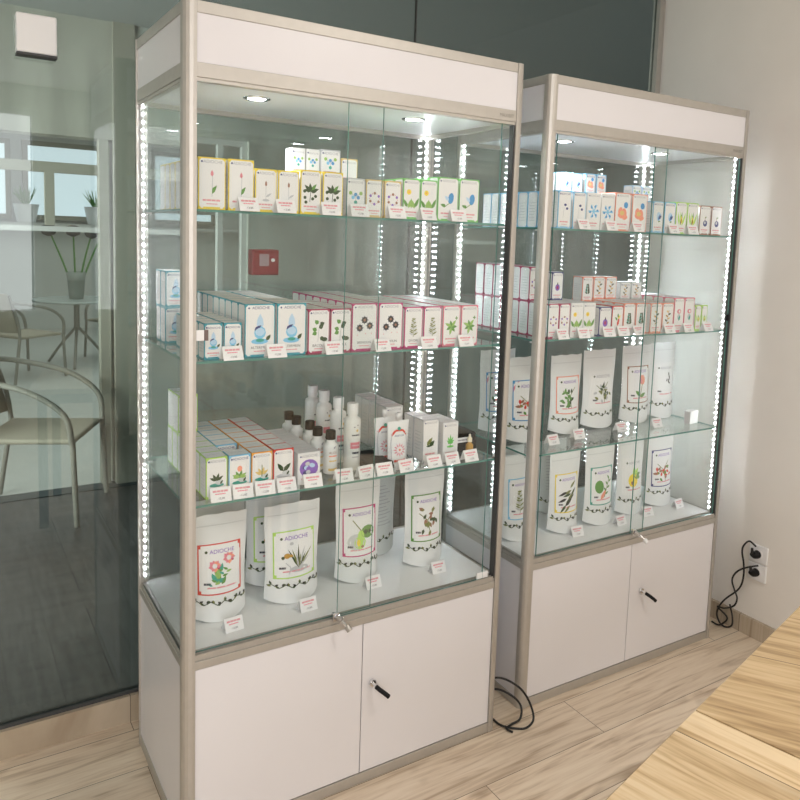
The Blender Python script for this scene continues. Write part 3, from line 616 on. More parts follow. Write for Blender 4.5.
# right cabinet, top shelf
block('right', 0, .100, .056, .123, .05, .05, 8, 'sky', 'beans', 'blue-edged bean-print', 2, .066)
block('right', 0, .228, .062, .124, .05, .05, 4, 'white', 'flake', 'blue snowflake-print', 2, .066)
block('right', 0, .360, .074, .132, .05, .05, 4, 'coral', 'ginger', 'coral-edged orange-root', 2, .083)
block('right', 0, .549, .057, .112, .05, .05, 3, 'sky', 'iris', 'sky-blue-edged iris', 2, .061)
block('right', 0, .672, .058, .116, .05, .05, 3, 'lime', 'grass', 'lime-edged tall-grass', 2, .063)
block('right', 0, .806, .060, .110, .05, .05, 3, 'brown', 'berry', 'brown-edged dark-berry', 2, .067)
block('right', 0, .245, .047, .076, .045, .205, 1, 'sky', 'iris', 'raised blue-edged', 2, .054, z=SH1['right'][0] + .1252)
block('right', 0, .362, .047, .072, .045, .205, 1, 'sky', 'ginger', 'raised pale orange-print', 2, .054, z=SH1['right'][0] + .1332)
block('right', 0, .552, .046, .060, .045, .156, 1, 'lblue', 'molecule', 'raised small pale-blue', 2, .050, z=SH1['right'][0] + .1132)
# right cabinet, middle shelf
block('right', 1, .082, .0465, .116, .05, .05, 8, 'burgundy', 'ring', 'burgundy-edged slim', 2, .049, second=[(0, k) for k in range(2, 8)] + [(1, 5), (1, 7)])
block('right', 1, .183, .0545, .117, .05, .05, 5, 'white', 'dandelion', 'white pale-yellow-bloom', 2, .0575)
block('right', 1, .315, .058, .101, .05, .05, 5, 'navy', 'fig', 'navy-edged fig', 1)
block('right', 1, .3765, .054, .104, .05, .05, 4, 'red', 'chili', 'red-edged chili-pepper', 1)
block('right', 1, .434, .056, .112, .05, .05, 5, 'coral', 'conifer', 'coral-edged conifer', 2, .062)
block('right', 1, .573, .058, .110, .05, .05, 5, 'coral', 'twig', 'coral-edged amber-twig', 2, .0635)
block('right', 1, .699, .054, .128, .05, .05, 5, 'pink', 'posy', 'tall pink-edged posy', 2, .058)
block('right', 1, .8215, .032, .098, .05, .05, 2, 'lime', 'grass', 'narrow lime-edged', 2, .036)
zz = SH1['right'][1] + .1180
block('right', 1, .1845, .050, .098, .05, .1555, 1, 'navy', 'fig', 'raised white fig-print', 1, z=zz)
block('right', 1, .3775, .052, .092, .05, .208, 1, 'coral', 'conifer', 'raised grey-green', 1, z=SH1['right'][1] + .1052)
block('right', 1, .4345, .056, .084, .05, .208, 1, 'coral', 'twig', 'raised coral-edged', 2, .0615, z=SH1['right'][1] + .1130)
block('right', 1, .574, .054, .066, .05, .2075, 1, 'silver', 'twig', 'raised grey-faced', 2, .061, z=SH1['right'][1] + .1110)

# ------------------------------------------------------------------ pouches
def pouch(w_, h, T, trim, art, ribbon=False, plain=False, back=False):
    """stand-up pouch: flat sealed top, round gusset foot; origin at the middle of the foot"""
    root = empty('herb_pouch', (0, 0, 0))
    mb = MB(); ns, nt = 17, 13; W = mat('pouch_white', (.82, .83, .83), .33)
    if back: W = mat('pouch_rear_foil', (.62, .65, .64), .3)
    def half(t): return T / 2 * (1 - t) ** .75 * (1 if t < .93 else max(0, 1 - t) / .07)
    def wid(t): return w_ / 2 * (1 - .06 * math.sin(PI * min(t / .8, 1)) - .015 * (t < .05))
    def yy(s, t, sg): return sg * (half(t) * (1 - abs(s) ** 2.2) ** .8 + .0006)
    def zf(s, t): return h * t + .014 * (s * s) * (1 - t) ** 3 + .0015 * math.sin(9 * s + 5 * t) * t
    for sg in (-1, 1):
        vs = [(wid(j / (nt - 1)) * (-1 + 2 * i / (ns - 1)), yy(-1 + 2 * i / (ns - 1), j / (nt - 1), sg), zf(-1 + 2 * i / (ns - 1), j / (nt - 1))) for j in range(nt) for i in range(ns)]
        q = [(j * ns + i, j * ns + i + 1, (j + 1) * ns + i + 1, (j + 1) * ns + i) for j in range(nt - 1) for i in range(ns - 1)]
        if sg > 0: q = [f[::-1] for f in q]
        mb.add(vs, q, W, True)
    bot = [(wid(0) * (-1 + 2 * i / (ns - 1)), yy(-1 + 2 * i / (ns - 1), 0, sg), zf(-1 + 2 * i / (ns - 1), 0)) for sg in (-1, 1) for i in range(ns)]
    mb.add(bot, [(i, ns + i, ns + i + 1, i + 1) for i in range(ns - 1)], W, True)
    for sg in (-1, 1):
        vs = [(sg * wid(j / (nt - 1)), y, zf(sg, j / (nt - 1))) for j in range(nt) for y in (-.0006, .0006)]
        mb.add(vs, [(2 * j, 2 * j + 1, 2 * j + 3, 2 * j + 2) for j in range(nt - 1)], W)
    vs = [(wid(1) * (-1 + 2 * i / (ns - 1)), y, zf(-1 + 2 * i / (ns - 1), 1)) for i in range(ns) for y in (-.0006, .0006)]
    mb.add(vs, [(2 * i, 2 * i + 1, 2 * i + 3, 2 * i + 2) for i in range(ns - 1)], W)
    def fn(a, b, L):
        t = min(max(b / h, 0), 1); s = a / wid(t); s = max(-.999, min(.999, s)); return (a, yy(s, t, -1) - .0006 - .0006 * L, b + .014 * s * s * (1 - t) ** 3)
    A = Art(mb, fn); DK = P('dleaf')
    for i in range(17):                                   # black vine round the foot
        a = w_ * (-.46 + .92 * i / 16); b = h * (.175 + .018 * math.sin(i * 1.55))
        if i: A.line([pa, (a, b)], .0022, DK)
        pa = (a, b)
        A.leaf(a, b, .011, .006, (i * 1.9) % PI, P('black') if i % 3 else P('olive'))
        if i % 2: A.leaf(a, b, .009, .006, -(i * 1.3) % PI, DK)
    for b in (.9, .905): A.rect(-w_ * .46, h * b, w_ * .46, h * b + .0008, P('silver'), 8)
    body = mb.build('pouch_body', root)
    if back:
        mb = MB(); A = Art(mb, fn)
        for k in range(12): A.rect(-w_ * .3, h * (.34 + .04 * k), w_ * (.3 - .06 * (k % 3)), h * (.34 + .04 * k) + .002, INKG, 6)
        mb.build('rear_text', root); return root
    mb = MB(); A = Art(mb, fn); LW = .372 * w_; z0, z1 = h * .255, h * .735; f = .0035; Tm = P(trim)
    A.rect(-LW, z0, LW, z1, mat('label_white', (.86, .86, .86), .4), 10)
    A.L = 1.6
    if not plain:
        A.rect(-LW, z0, LW, z0 + f, Tm, 10); A.rect(-LW, z1 - f, LW, z1, Tm, 10); A.rect(-LW, z0, -LW + f, z1, Tm); A.rect(LW - f, z0, LW, z1, Tm)
        for a in (-LW, LW):
            for b in (z0, z1): A.rect(min(a, a * .86), b if b == z0 else b - .011, max(a, a * .86), b + .011 if b == z0 else b, Tm, 2)
    if ribbon: A.poly([(-LW, z1 - .045), (-LW + .045, z1), (-LW + .026, z1), (-LW, z1 - .026)], P('rose'))
    A.text(BRAND, .006, z1 - .027, LW * 1.15, P('purple') if not plain else INKG, .017); A.disc(-LW * .62, z1 - .0215, .0042, .0042, P('dleaf'), 6)
    art_centre(A, art, 0, (z0 + z1) / 2 - .008, min(LW * .9, (z1 - z0) * .35))
    A.bar(-LW * .75, -LW * .45, z0 + .028, .006, INKD, 2); A.bar(-LW * .6, LW * .75, z0 + .018, .004, INKR, 5)
    mb.build('front_label', root)
    return root
def place_pouch(cab, s, x, y, z, w_, h, T, trim, art, label, rz=0, **kw):
    r = pouch(w_, h, T, trim, art, **kw); r.matrix_world = at(cab, x, y, z + .0006, rz)
    tag(r, label, 'pouch', f'stand-up herb pouches in the {cab} cabinet')
FZ = .520
place_pouch('left', 3, .145, .19, FZ, .158, .290, .085, 'red', 'rosehead', 'red-framed white pouch with pink blooms, left end of left cabinet floor', -.05)
place_pouch('left', 3, .195, .33, FZ, .155, .285, .075, 'grey', 'branch', 'grey foil pouch turned backwards behind the red-framed bloom pouch', .1, back=True)
place_pouch('left', 3, .362, .19, FZ, .170, .285, .080, 'lime', 'daffodil', 'lime-framed white pouch with yellow daffodil, left cabinet floor', .0)
place_pouch('left', 3, .352, .315, FZ, .170, .292, .075, 'lime', 'daffodil', 'lime-framed daffodil pouch standing behind the front daffodil pouch', -.04)
place_pouch('left', 3, .588, .215, FZ, .150, .315, .080, 'magenta', 'pear', 'magenta-framed white pouch with green pear, left cabinet floor', -.03)
place_pouch('left', 3, .735, .36, FZ, .150, .290, .075, 'grey', 'branch', 'grey foil pouch turned backwards between pear and branch pouches', .08, back=True)
place_pouch('left', 3, .832, .215, FZ, .148, .318, .080, 'leaf', 'branch', 'green-framed white pouch with berry branch, right end of left cabinet floor', -.03)
z3 = SH1['right'][2]
place_pouch('right', 2, .125, .21, z3, .160, .300, .080, 'blue', 'redbranch', 'blue-framed pouch with red corner ribbon, front left of right cabinet shelf', 0, ribbon=True)
place_pouch('right', 2, .120, .36, z3, .160, .305, .080, 'blue', 'rosehip', 'blue-framed ribboned pouch behind the front one, right cabinet lower shelf', 0, ribbon=True)
place_pouch('right', 2, .345, .235, z3, .150, .292, .080, 'coral', 'branchG', 'coral-framed white pouch with green branch, right cabinet lower shelf', 0)
place_pouch('right', 2, .530, .25, z3, .168, .300, .080, 'white', 'branchB', 'plain-labelled white pouch with olive sprig, right cabinet lower shelf', 0, plain=True)
place_pouch('right', 2, .734, .25, z3, .160, .308, .080, 'brown', 'tulip', 'dark-framed white pouch with coral tulip, right cabinet lower shelf', 0)
place_pouch('right', 2, .903, .265, z3, .150, .310, .080, 'white', 'calli', 'white pouch with small black brush strokes, right end of lower shelf', 0, plain=True)
place_pouch('right', 3, .096, .19, FZ, .120, .305, .075, 'sky', 'herb', 'sky-framed pouch behind the corner post, right cabinet floor', 0)
place_pouch('right', 3, .175, .34, FZ, .150, .290, .075, 'grey', 'olives', 'white pouch with dark olives standing behind, right cabinet floor', 0, plain=True)
place_pouch('right', 3, .305, .17, FZ, .146, .298, .078, 'yellow', 'olives', 'yellow-framed white pouch with black olive sprigs, right cabinet floor', 0)
place_pouch('right', 3, .395, .34, FZ, .140, .290, .075, 'grey', 'branch', 'grey foil pouch turned backwards on the right cabinet floor', 0, back=True)
place_pouch('right', 3, .482, .17, FZ, .148, .300, .078, 'tealart', 'avocado', 'teal-framed white pouch with green avocado, right cabinet floor', 0)
place_pouch('right', 3, .675, .195, FZ, .145, .308, .078, 'white', 'lemon', 'white pouch with yellow lemon and leaves, right cabinet floor', 0, plain=True)
place_pouch('right', 3, .862, .21, FZ, .158, .314, .078, 'navy', 'redbranch', 'navy-framed white pouch with red berries, right end of right cabinet floor', 0)
# squeeze pouches with a spout
def spout_pouch():
    root = empty('spout_pouch', (0, 0, 0)); w_, h, T = .074, .136, .032
    mb = MB(); ns, nt = 13, 10; W = MT['pouch_white']
    def half(t): return T / 2 * (1 - t) ** .6 + .001
    def fy(s, t, sg): return sg * (half(t) * (1 - abs(s) ** 2.4) ** .8 + .0005)
    def wd(t): return w_ / 2 * (.86 + .14 * t)
    for sg in (-1, 1):
        vs = [(wd(j / (nt - 1)) * (-1 + 2 * i / (ns - 1)), fy(-1 + 2 * i / (ns - 1), j / (nt - 1), sg), h * j / (nt - 1)) for j in range(nt) for i in range(ns)]
        q = [(j * ns + i, j * ns + i + 1, (j + 1) * ns + i + 1, (j + 1) * ns + i) for j in range(nt - 1) for i in range(ns - 1)]
        mb.add(vs, q if sg < 0 else [f[::-1] for f in q], W, True)
    for t in (0, 1):
        vs = [(wd(t) * (-1 + 2 * i / (ns - 1)), fy(-1 + 2 * i / (ns - 1), t, sg), h * t) for sg in (-1, 1) for i in range(ns)]
        q = [(i, ns + i, ns + i + 1, i + 1) for i in range(ns - 1)]
        mb.add(vs, q if t == 0 else [f[::-1] for f in q], W)
    mb.build('pouch_body', root)
    mb = MB()
    def fn(a, b, L): t = b / h; return (a, fy(max(-.99, min(.99, a / wd(t))), t, -1) - .0005 - .0003 * L, b)
    A = Art(mb, fn); k = P('red')
    A.line([(-.024, .012), (-.027, .07), (-.024, .098), (0, .112), (.024, .098), (.027, .07), (.024, .012)], .0025, P('grey'))
    A.line([(-.025, .094), (-.012, .108), (.012, .108), (.025, .094)], .006, k); A.disc(0, .113, .006, .006, P('tealart'), 8); A.text(BRAND, 0, .090, .032, P('navy'), .01)
    art_centre(A, 'sun', 0, .050, .024); A.bar(-.018, .020, .014, .007, k, 3)
    mb.build('front_label', root)
    mb = MB(); mb.lathe([(.006, h - .002), (.006, h + .006), (.0085, h + .006), (.0085, h + .022), (.007, h + .024)], WHITEP, 14); mb.build('spout_cap', root)
    return root
sp = Proto(spout_pouch); zl = SH1['left'][2] + .0006
sp.put(at('left', .658, .105, zl), 'white spout pouch with red sun print, nearer of the two', 'spout pouch', 'white spout pouches on the lower shelf')
sp.put(at('left', .642, .160, zl, .05), 'white spout pouch with red sun print, behind the nearer one', 'spout pouch', 'white spout pouches on the lower shelf')
# bottles
def bottle(r, h, neck, capr, caph, capm, art):
    root = empty('lotion_bottle', (0, 0, 0)); W = mat('bottle_white', (.82, .82, .80), .3)
    mb = MB(); hb = h - caph; mb.lathe([(r * .9, 0), (r, .003), (r, hb - neck - r * .5), (r * .92, hb - neck - r * .18), (r * .62, hb - neck), (capr * .8, hb), (capr * .8, hb + .002)], W, 24); mb.build('bottle_body', root)
    mb = MB(); mb.lathe([(capr, hb + .001), (capr, h - .002), (capr * .9, h)], capm, 20); mb.build('cap', root)
    mb = MB(); A = Art(mb, lambda a, b, L: (r * math.sin(a / r) * (1 + .0006 * L / r * r), -(r + .0003 + .0002 * L) * math.cos(a / r), b))
    lab = hb - neck
    if art == 'tall':
        A.line([(-.006, lab * .82), (.008, lab * .86)], .003, INKD); A.disc(.004, lab * .76, .004, .004, P('gold'), 8); A.bar(-.012, .012, lab * .66, .004, INKD, 4)
        A.rect(-.016, lab * .42, .016, lab * .54, P('rose'), 6); A.bar(-.012, .012, lab * .47, .003, P('white'), 4); A.bar(-.010, .012, lab * .32, .006, INKD, 1); A.bar(-.01, .01, lab * .25, .003, INKG, 2)
    else:
        A.leaf(0, lab * .84, .012, .005, .8, INKG); A.text('AVON' if False else 'ALOIL', 0, lab * .68, .026, P('brown'), .012); A.bar(-.013, .013, lab * .58, .004, P('coral'), 2); A.line([(-.012, lab * .52), (.012, lab * .52)], .0015, P('brown'))
        A.bar(-.012, .012, lab * .42, .004, P('gold'), 6); A.rect(-.014, lab * .12, .014, lab * .2, P('gold'), 5)
    mb.build('printed_label', root); return root
sb = Proto(lambda: bottle(.0205, .124, .010, .0145, .026, BLACK, 'small'))
for i, (x, y, wd) in enumerate(((.449, .128, 'nearest'), (.432, .180, 'second'), (.441, .255, 'third'), (.428, .325, 'fourth'), (.431, .392, 'farthest'))):
    sb.put(at('left', x, y, zl, .2 * i), f'small white black-capped bottle, {wd} in the row of five', 'bottle', 'black-capped bottles on the lower shelf')
tb = Proto(lambda: bottle(.0245, .196, .006, .0165, .034, WHITEP, 'tall'))
for i, (x, y, wd) in enumerate(((.521, .135, 'nearest'), (.518, .222, 'second'), (.521, .330, 'third'), (.521, .415, 'farthest'))):
    tb.put(at('left', x, y, zl, .1 * i), f'tall white-capped white bottle, {wd} in the row of four', 'bottle', 'tall white bottles on the lower shelf')
# cartons right of the bottles
block('left', 2, .742, .056, .130, .055, .095, 2, 'grey', 'cloves', 'grey seed-pod', 1)
block('left', 2, .809, .055, .117, .055, .085, 2, 'white', 'cannabis', 'white green-hemp-leaf', 1)
pg = Proto(lambda: carton_mesh(.062, .150, .05, 'silver', 'plain', None).build('product_carton'))
for k in range(4): pg.put(at('left', .712 + .003 * (k % 2), .245 + .055 * k, SH1['left'][2] + .0004), f'tall plain grey carton, {ORD[k]} behind the spout pouches', 'carton', 'plain grey cartons on the lower shelf')
# black presentation cases
def black_case(w_, d, h):
    root = empty('black_case', (0, 0, 0)); mb = MB(); mb.box(-w_ / 2, -d / 2, 0, w_ / 2, d / 2, h * .55, BLACK); mb.build('case_base', root, .002)
    mb = MB(); mb.box(-w_ / 2 + .002, -d / 2 + .002, h * .56, w_ / 2 - .002, d / 2 - .002, h, BLACK); mb.build('case_lid', root, .002); return root
o = black_case(.100, .30, .062); o.matrix_world = at('left', .917, .275, zl); tag(o, 'flat black case behind the hemp-leaf carton, right end of lower shelf', 'case')
mb = MB(); A = Art(mb, lambda a, b, L: (a, -.1503 - .0003 * L, b)); A.rect(-.046, .034, .022, .050, mat('label_white', (.86, .86, .86), .4)); A.bar(-.04, .018, .039, .005, INKG, 3); x = mb.build('case_label', o)
o = black_case(.085, .14, .022); o.matrix_world = at('left', .592, .150, zl); tag(o, 'low black tray beside the nearest tall white bottle', 'tray')
root = empty('oil_vial', (0, 0, 0)); mb = MB(); mb.lathe([(.011, 0), (.012, .002), (.012, .030), (.006, .036), (.006, .040)], P('amber'), 16); mb.build('vial_body', root)
mb = MB(); mb.lathe([(.008, .040), (.008, .052), (.004, .056), (.0035, .064)], mat('cream_cap', (.85, .78, .6), .4), 14); mb.build('vial_cap', root)
root.matrix_world = at('left', .925, .105, zl); tag(root, 'tiny amber vial with cream cap before the black case', 'vial')

# ------------------------------------------------------------------ price tags
TAGP = mat('tag_paper', (.85, .84, .84), .5)
def tag_mesh(w_=.052, h=.034, d=.03, long=False):
    mb = MB(); t = .0006; hw = w_ / 2
    for sg in (1, -1):
        q = [(-hw, -sg * d / 2, 0), (hw, -sg * d / 2, 0), (hw, 0, h), (-hw, 0, h)]; q2 = [(x, y + sg * t, z - t * .5 if z > 0 else 0) for x, y, z in q]
        mb.add(q + q2, [(0, 1, 2, 3), (7, 6, 5, 4), (0, 4, 5, 1), (1, 5, 6, 2), (2, 6, 7, 3), (3, 7, 4, 0)], TAGP)
    sl = math.hypot(h, d / 2)
    A = Art(mb, lambda a, b, L: (a, -d / 2 + b / sl * d / 2 - .0003 * L, b / sl * h + .0001 * L))
    A.bar(-hw * .75, hw * .7, sl * .66, sl * .13, INKR, 9); A.bar(-hw * .55, hw * .45, sl * .5, sl * .07, P('pink'), 4); A.text('-12,00', 0, sl * .17, hw * .7, INKD, .012)
    return mb
tp = Proto(lambda: tag_mesh().build('price_tag'))
def tags(cab, s, items, z, y, kind='tag'):
    for x, yy, what in items:
        tp.put(at(cab, x, yy if yy else y, z + .0004, rnd.uniform(-.1, .1)), f'white folded price tag in front of {what}', 'price tag', f'folded price tags in the {cab} cabinet')
sL, sR = 'left cabinet', 'right cabinet'
tags('left', 0, ((.165, 0, 'the second red-bud carton, top shelf'), (.262, 0, 'the grey-stem cartons, top shelf'), (.388, 0, 'the right black-berry carton, top shelf'), (.472, 0, 'the molecule-print carton, top shelf'), (.588, 0, 'the ring-of-dots cartons, top shelf'), (.690, 0, 'the dandelion cartons, top shelf'), (.795, 0, 'the wide blue-flower cartons, top shelf')), SH1['left'][0], .034 + .001)
tags('left', 1, ((.128, 0, 'the small water-drop cartons'), (.243, 0, 'the large water-drop cartons'), (.405, 0, 'the ivy-leaf cartons'), (.553, 0, 'the large burdock cartons'), (.708, 0, 'the grey-herb cartons'), (.838, 0, 'the pink-edged green-leaf cartons')), SH1['left'][1], .035)
tags('left', 2, ((.105, .048, 'the lime-edged dark-sprig carton'), (.163, .048, 'the sky-blue-edged red-bloom carton'), (.222, .047, 'the orange-edged golden-sprig carton'), (.281, .046, 'the red-edged two-leaf carton'), (.357, .046, 'the white purple-disc carton'), (.452, .048, 'the nearest black-capped bottle'), (.520, .048, 'the nearest tall white bottle'), (.580, .048, 'the low black tray'),
               (.652, .048, 'the spout pouches'), (.750, .048, 'the grey seed-pod carton'), (.815, .048, 'the hemp-leaf carton'), (.885, .048, 'the amber vial')), SH1['left'][2], .05)
tags('left', 3, ((.157, .095, 'the pink-bloom pouch, cabinet floor'), (.374, .100, 'the front daffodil pouch, cabinet floor'), (.602, .135, 'the pear pouch, cabinet floor'), (.835, .128, 'the berry-branch pouch, cabinet floor')), FZ, .1)
tags('right', 0, ((.197, 0, 'the bean-print cartons'), (.325, 0, 'the snowflake-print cartons'), (.455, 0, 'the orange-root cartons'), (.640, 0, 'the iris cartons'), (.745, 0, 'the tall-grass cartons')), SH1['right'][0], .035)
tags('right', 1, ((.130, 0, 'the burgundy-edged slim cartons'), (.225, 0, 'the pale-yellow-bloom cartons'), (.345, 0, 'the fig carton'), (.415, 0, 'the chili-pepper carton'), (.490, 0, 'the conifer cartons'), (.655, 0, 'the amber-twig cartons'), (.760, 0, 'the pink-edged posy cartons'), (.872, 0, 'the narrow lime-edged cartons')), SH1['right'][1], .035)
tags('right', 2, ((.190, .120, 'the front ribboned pouch'), (.332, .140, 'the green-branch pouch'), (.560, .150, 'the olive-sprig pouch'), (.745, .140, 'the tulip pouch')), z3, .1)
tags('right', 3, ((.318, .105, 'the black-olive-sprig pouch'), (.545, .110, 'the avocado pouch'), (.715, .130, 'the lemon pouch'), (.903, .135, 'the red-berry pouch')), FZ, .1)
mb = MB()
for k in range(7):
    mb.box(-.030, -.012 + .004 * k, .0, .030, -.0095 + .004 * k, .052 - .001 * (k % 3), TAGP)
o = mb.build('card_stack'); o.matrix_world = at('right', .930, .120, z3 + .0005, .15); tag(o, 'thick stack of white cards at the right end of the lower shelf', 'cards')

# ------------------------------------------------------------------ cords, sockets, call point
def cable(name, parts, label, cat='power cord', r=.0036):
    root = empty(name, parts[0][0])
    for nm, p in zip(('cord', 'cord'), parts):
        mb = MB(); mb.tube([Vector(q) - Vector(parts[0][0]) for q in p], r, RUBBER, 8, 6); mb.build(nm, root)
    return tag(root, label, cat)
cable('looped_cable', [[(1.002 + .01, .08, .120), (1.03, .05, .142), (1.062, .03, .136), (1.10, .0, .108), (1.125, -.02, .062), (1.122, -.045, .022), (1.09, -.05, .005), (1.055, -.035, .005), (1.025, .0, .005), (1.02, .04, .006), (1.012, .07, .02)],
                     [(1.012, .10, .055), (1.05, .07, .085), (1.09, .03, .070), (1.105, .0, .045), (1.09, -.015, .015), (1.06, -.012, .005), (1.03, -.02, .005), (1.035, -.045, .005)]], 'black cord looped on the floor between the two cabinets')
X = 2.245
t = [(X, y, z) for y, z in [(-.047, .398), (-.035, .406), (-.011, .378), (-.007, .348), (-.018, .305), (-.022, .258), (-.015, .213), (.005, .177), (.05, .126), (.078, .081), (.087, .041), (.068, .010), (.04, .006), (.014, .025), (.013, .061), (.03, .110)]]
t[0] = (2.268, -.050, .385)
t2 = [(X - .012, y, z) for y, z in [(-.069, .314), (-.027, .291), (.008, .256), (.02, .22), (.005, .184), (-.009, .155), (.003, .118), (.047, .088), (.078, .081), (.028, .054), (.063, .008), (.10, .006)]]
t2[0] = (2.262, -.072, .314)
cable('looped_cable', [t, t2], 'black cords twisting from the wall sockets down beside the right cabinet')
def socket(z):
    root = empty('wall_socket', (XR, -.055, z)); mb = MB(); mb.box(-.010, -.04, -.036, 0, .04, .036, WHITEP); mb.build('socket_plate', root, .003)
    mb = MB(); mb.tube([(-.0105, 0, 0), (-.014, 0, 0)], .022, WHITEP, 20, 1); mb.build('socket_face', root)
    return root
o = socket(.352); tag(o, 'white wall socket low on the right wall, upper of two', 'socket')
o = socket(.276); tag(o, 'white wall socket low on the right wall, lower of two', 'socket')
for z, lb in ((.352, 'black plug in the upper wall socket'), (.276, 'black plug in the lower wall socket')):
    root = empty('power_plug', (XR - .0145, -.055, z)); mb = MB(); mb.tube([(0, 0, 0), (-.018, 0, 0), (-.03, .004, .008)], .017, BLACK, 14, 2, .011); mb.build('plug_body', root); mb = MB(); mb.tube([(-.028, .004, .008), (-.030, .006, .030)], .007, RUBBER, 10, 1, .005); mb.build('strain_relief', root); tag(root, lb, 'plug')
root = empty('fire_call_point', (.427, YW, 1.480)); RD = mat('call_point_red', (.22, .006, .012), .45)
mb = MB(); mb.box(-.046, -.042, -.042, .046, 0, .042, RD); mb.build('housing', root, .004)
mb = MB(); mb.box(-.022, -.045, -.012, .010, -.0425, .028, mat('call_plate', (.36, .24, .25), .4)); mb.build('push_plate', root)
mb = MB(); mb.tube([(.024, -.042, .008), (.024, -.046, .008)], .006, WHITEP, 12, 1); mb.build('indicator', root)
tag(root, 'red fire alarm call point mounted on the glass partition', 'fire alarm')
root = empty('wall_sensor_box', (-.235, YW, 2.095)); mb = MB(); mb.box(-.05, -.045, -.052, .05, 0, .052, WHITEP); mb.build('box_body', root, .004); mb = MB(); mb.box(-.05, -.046, -.058, .05, 0, -.0525, SEAL); mb.build('box_foot', root)
tag(root, 'white box high on the glass partition at the left edge', 'sensor')

# ------------------------------------------------------------------ wood tables in the foreground
def table(loc, ang, sx, sy, label, WOODT=WOODT):
    root = empty('wood_table', loc, ang); mb = MB(); mb.box(0, -sy, .715, sx, 0, .740, WOODT); mb.build('tabletop', root, .001)
    for x in (.06, sx - .06):
        for y in (-.06, -sy + .06): mb = MB(); mb.box(x - .02, y - .02, 0, x + .02, y + .02, .715, mat('table_leg_paint', (.05, .05, .05), .4)); mb.build('leg', root)
    mb = MB(); mb.box(.08, -.075, .655, sx - .08, -.05, .715, MT['table_leg_paint']); mb.box(.08, -sy + .05, .655, sx - .08, -sy + .075, .715, MT['table_leg_paint']); mb.build('apron', root)
    return tag(root, label, 'table', 'wood-topped tables in front of the cabinets')
TA = math.radians(14); ex = Vector((math.cos(TA), math.sin(TA), 0)); c0 = Vector((.661, -.982, 0))
table(c0 - ex * .802, TA, .800, .62, 'pale oak tabletop nearest the photographer in the bottom right corner')
table(c0 + ex * .002, TA, .800, .62, 'darker oak tabletop behind the pale one at the right edge', WOODT2)

# ------------------------------------------------------------------ furniture beyond the partition
WICK = mat('woven_tan', (.42, .38, .30), .7); FRM = mat('grey_tube', (.30, .29, .25), .4)
def armchair(loc, rz, label):
    root = empty('garden_armchair', loc, rz)
    mb = MB(); mb.box(-.23, -.24, .43, .25, .24, .46, WICK); mb.build('seat', root, .012)
    mb = MB(); 
    vs = []
    for i in range(9):
        y = -.24 + .06 * i
        for z, x in ((.50, -.25), (.68, -.30), (.88, -.36)): vs.append((x - .05 * (1 - (y / .24) ** 2), y, z + .03 * (1 - (y / .24) ** 2) * (z > .8)))
    vs2 = [(x - .02, y, z) for x, y, z in vs]; n = len(vs)
    fs = []
    for i in range(8):
        for j in range(2): a = i * 3 + j; fs += [(a, a + 3, a + 4, a + 1), (n + a + 1, n + a + 4, n + a + 3, n + a)]
        fs += [(i * 3, n + i * 3, n + i * 3 + 3, i * 3 + 3), (i * 3 + 2, i * 3 + 5, n + i * 3 + 5, n + i * 3 + 2)]
    fs += [(0, 1, n + 1, n), (1, 2, n + 2, n + 1), (24, n + 24, n + 25, 25), (25, n + 25, n + 26, 26)]
    mb.add(vs + vs2, fs, WICK, True); mb.build('backrest', root)
    for s in (-1, 1):
        mb = MB(); mb.tube([(-.34, s * .25, .80), (-.20, s * .29, .78), (.05, s * .30, .72), (.22, s * .29, .60), (.25, s * .27, .44)], .016, FRM, 8, 5); mb.build('armrest', root)
        mb = MB(); mb.tube([(.25, s * .26, .45), (.27, s * .27, 0)], .015, FRM, 8, 1); mb.build('leg', root)
        mb = MB(); mb.tube([(-.24, s * .24, .45), (-.32, s * .26, 0)], .015, FRM, 8, 1); mb.build('leg', root)
        mb = MB(); mb.tube([(-.24, s * .24, .45), (-.27, s * .25, .62), (-.36, s * .25, .88)], .014, FRM, 8, 3); mb.build('back_post', root)
    return tag(root, label, 'chair', 'woven armchairs beyond the glass')
armchair((-.03, 2.77, .005), -.44, 'tan woven armchair nearest behind the glass at the left edge')
armchair((.25, 6.9, 0), .6, 'tan woven armchair standing left of the far round table')
armchair((1.35, 7.9, 0), 3.6, 'tan woven armchair standing right of the far round table')
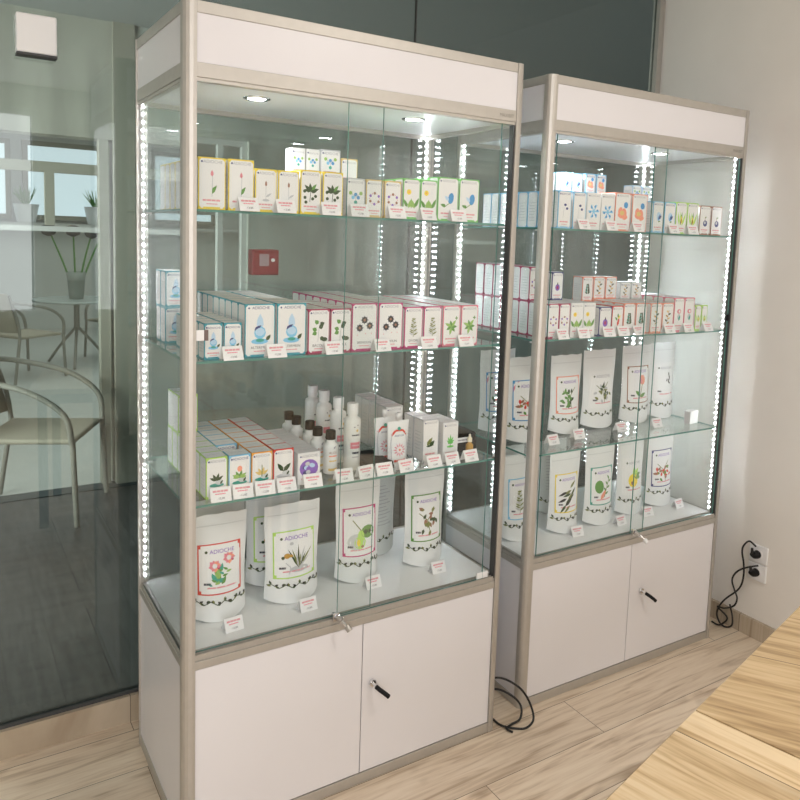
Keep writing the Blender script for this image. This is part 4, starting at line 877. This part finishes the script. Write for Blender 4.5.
root = empty('round_table', (.83, 7.5, 0)); mb = MB(); mb.lathe([(.44, .72), (.45, .725), (.45, .74), (.44, .745)], mat('table_glass_top', (.45, .5, .48), .2), 36); mb.build('tabletop', root)
mb = MB(); mb.tube([(0, 0, .72), (0, 0, .42)], .03, FRM, 10, 1); mb.build('column', root)
for a in (.3, 2.4, 4.5): mb = MB(); mb.tube([(0, 0, .44), (.2 * math.cos(a), .2 * math.sin(a), .22), (.36 * math.cos(a), .36 * math.sin(a), .012)], .016, FRM, 8, 3); mb.build('leg', root)
tag(root, 'round table on splayed legs far beyond the glass', 'table')
root = empty('flower_vase', (.83, 7.5, .7455)); mb = MB(); mb.lathe([(.07, 0), (.075, .01), (.09, .2), (.105, .30), (.098, .30), (.08, .05)], mat('grey_vase', (.30, .33, .30), .4), 20); mb.build('vase', root)
for k, (x, y, z) in enumerate(((-.27, 0, .76), (-.02, .03, .76), (.17, 0, .745), (.28, -.02, .74))):
    mb = MB(); mb.tube([(x * .15, y * .2, .12), (x * .5, y, .42), (x, y, z)], .012, P('leaf'), 6, 3, .008); f = mb.build('flower_stem', root)
    mb = MB(); mb.lathe([(.01, -.07), (.065, -.045), (.085, .0), (.065, .045), (.02, .06)], mat('faded_bloom', (.10, .09, .09), .7), 14, (x, y, z)); mb.build('bloom', f)
tag(root, 'tall vase of stems with four round blooms on the far table', 'vase')
def potted(x, label):
    root = empty('potted_plant', (x, 10.56, 1.5755)); mb = MB(); mb.lathe([(.12, 0), (.17, .26), (.155, .26), (.14, .2)], WHITEP, 18); mb.build('pot', root)
    mb = MB(); r = random.Random(int(x * 10))
    for i in range(26):
        a, t = r.uniform(0, 6.28), r.uniform(.08, .20); mb.tube([(0, 0, .2), (t * .6 * math.cos(a), t * .6 * math.sin(a), .36), (t * math.cos(a), t * math.sin(a), .42 + r.uniform(-.05, .1))], .012, P('leaf'), 4, 2, .002)
    mb.build('foliage', root); return tag(root, label, 'plant', 'potted plants on the far window sill')
potted(.62, 'white-potted plant at the left end of the far sill'); potted(1.55, 'white-potted plant on the far sill right of the first')
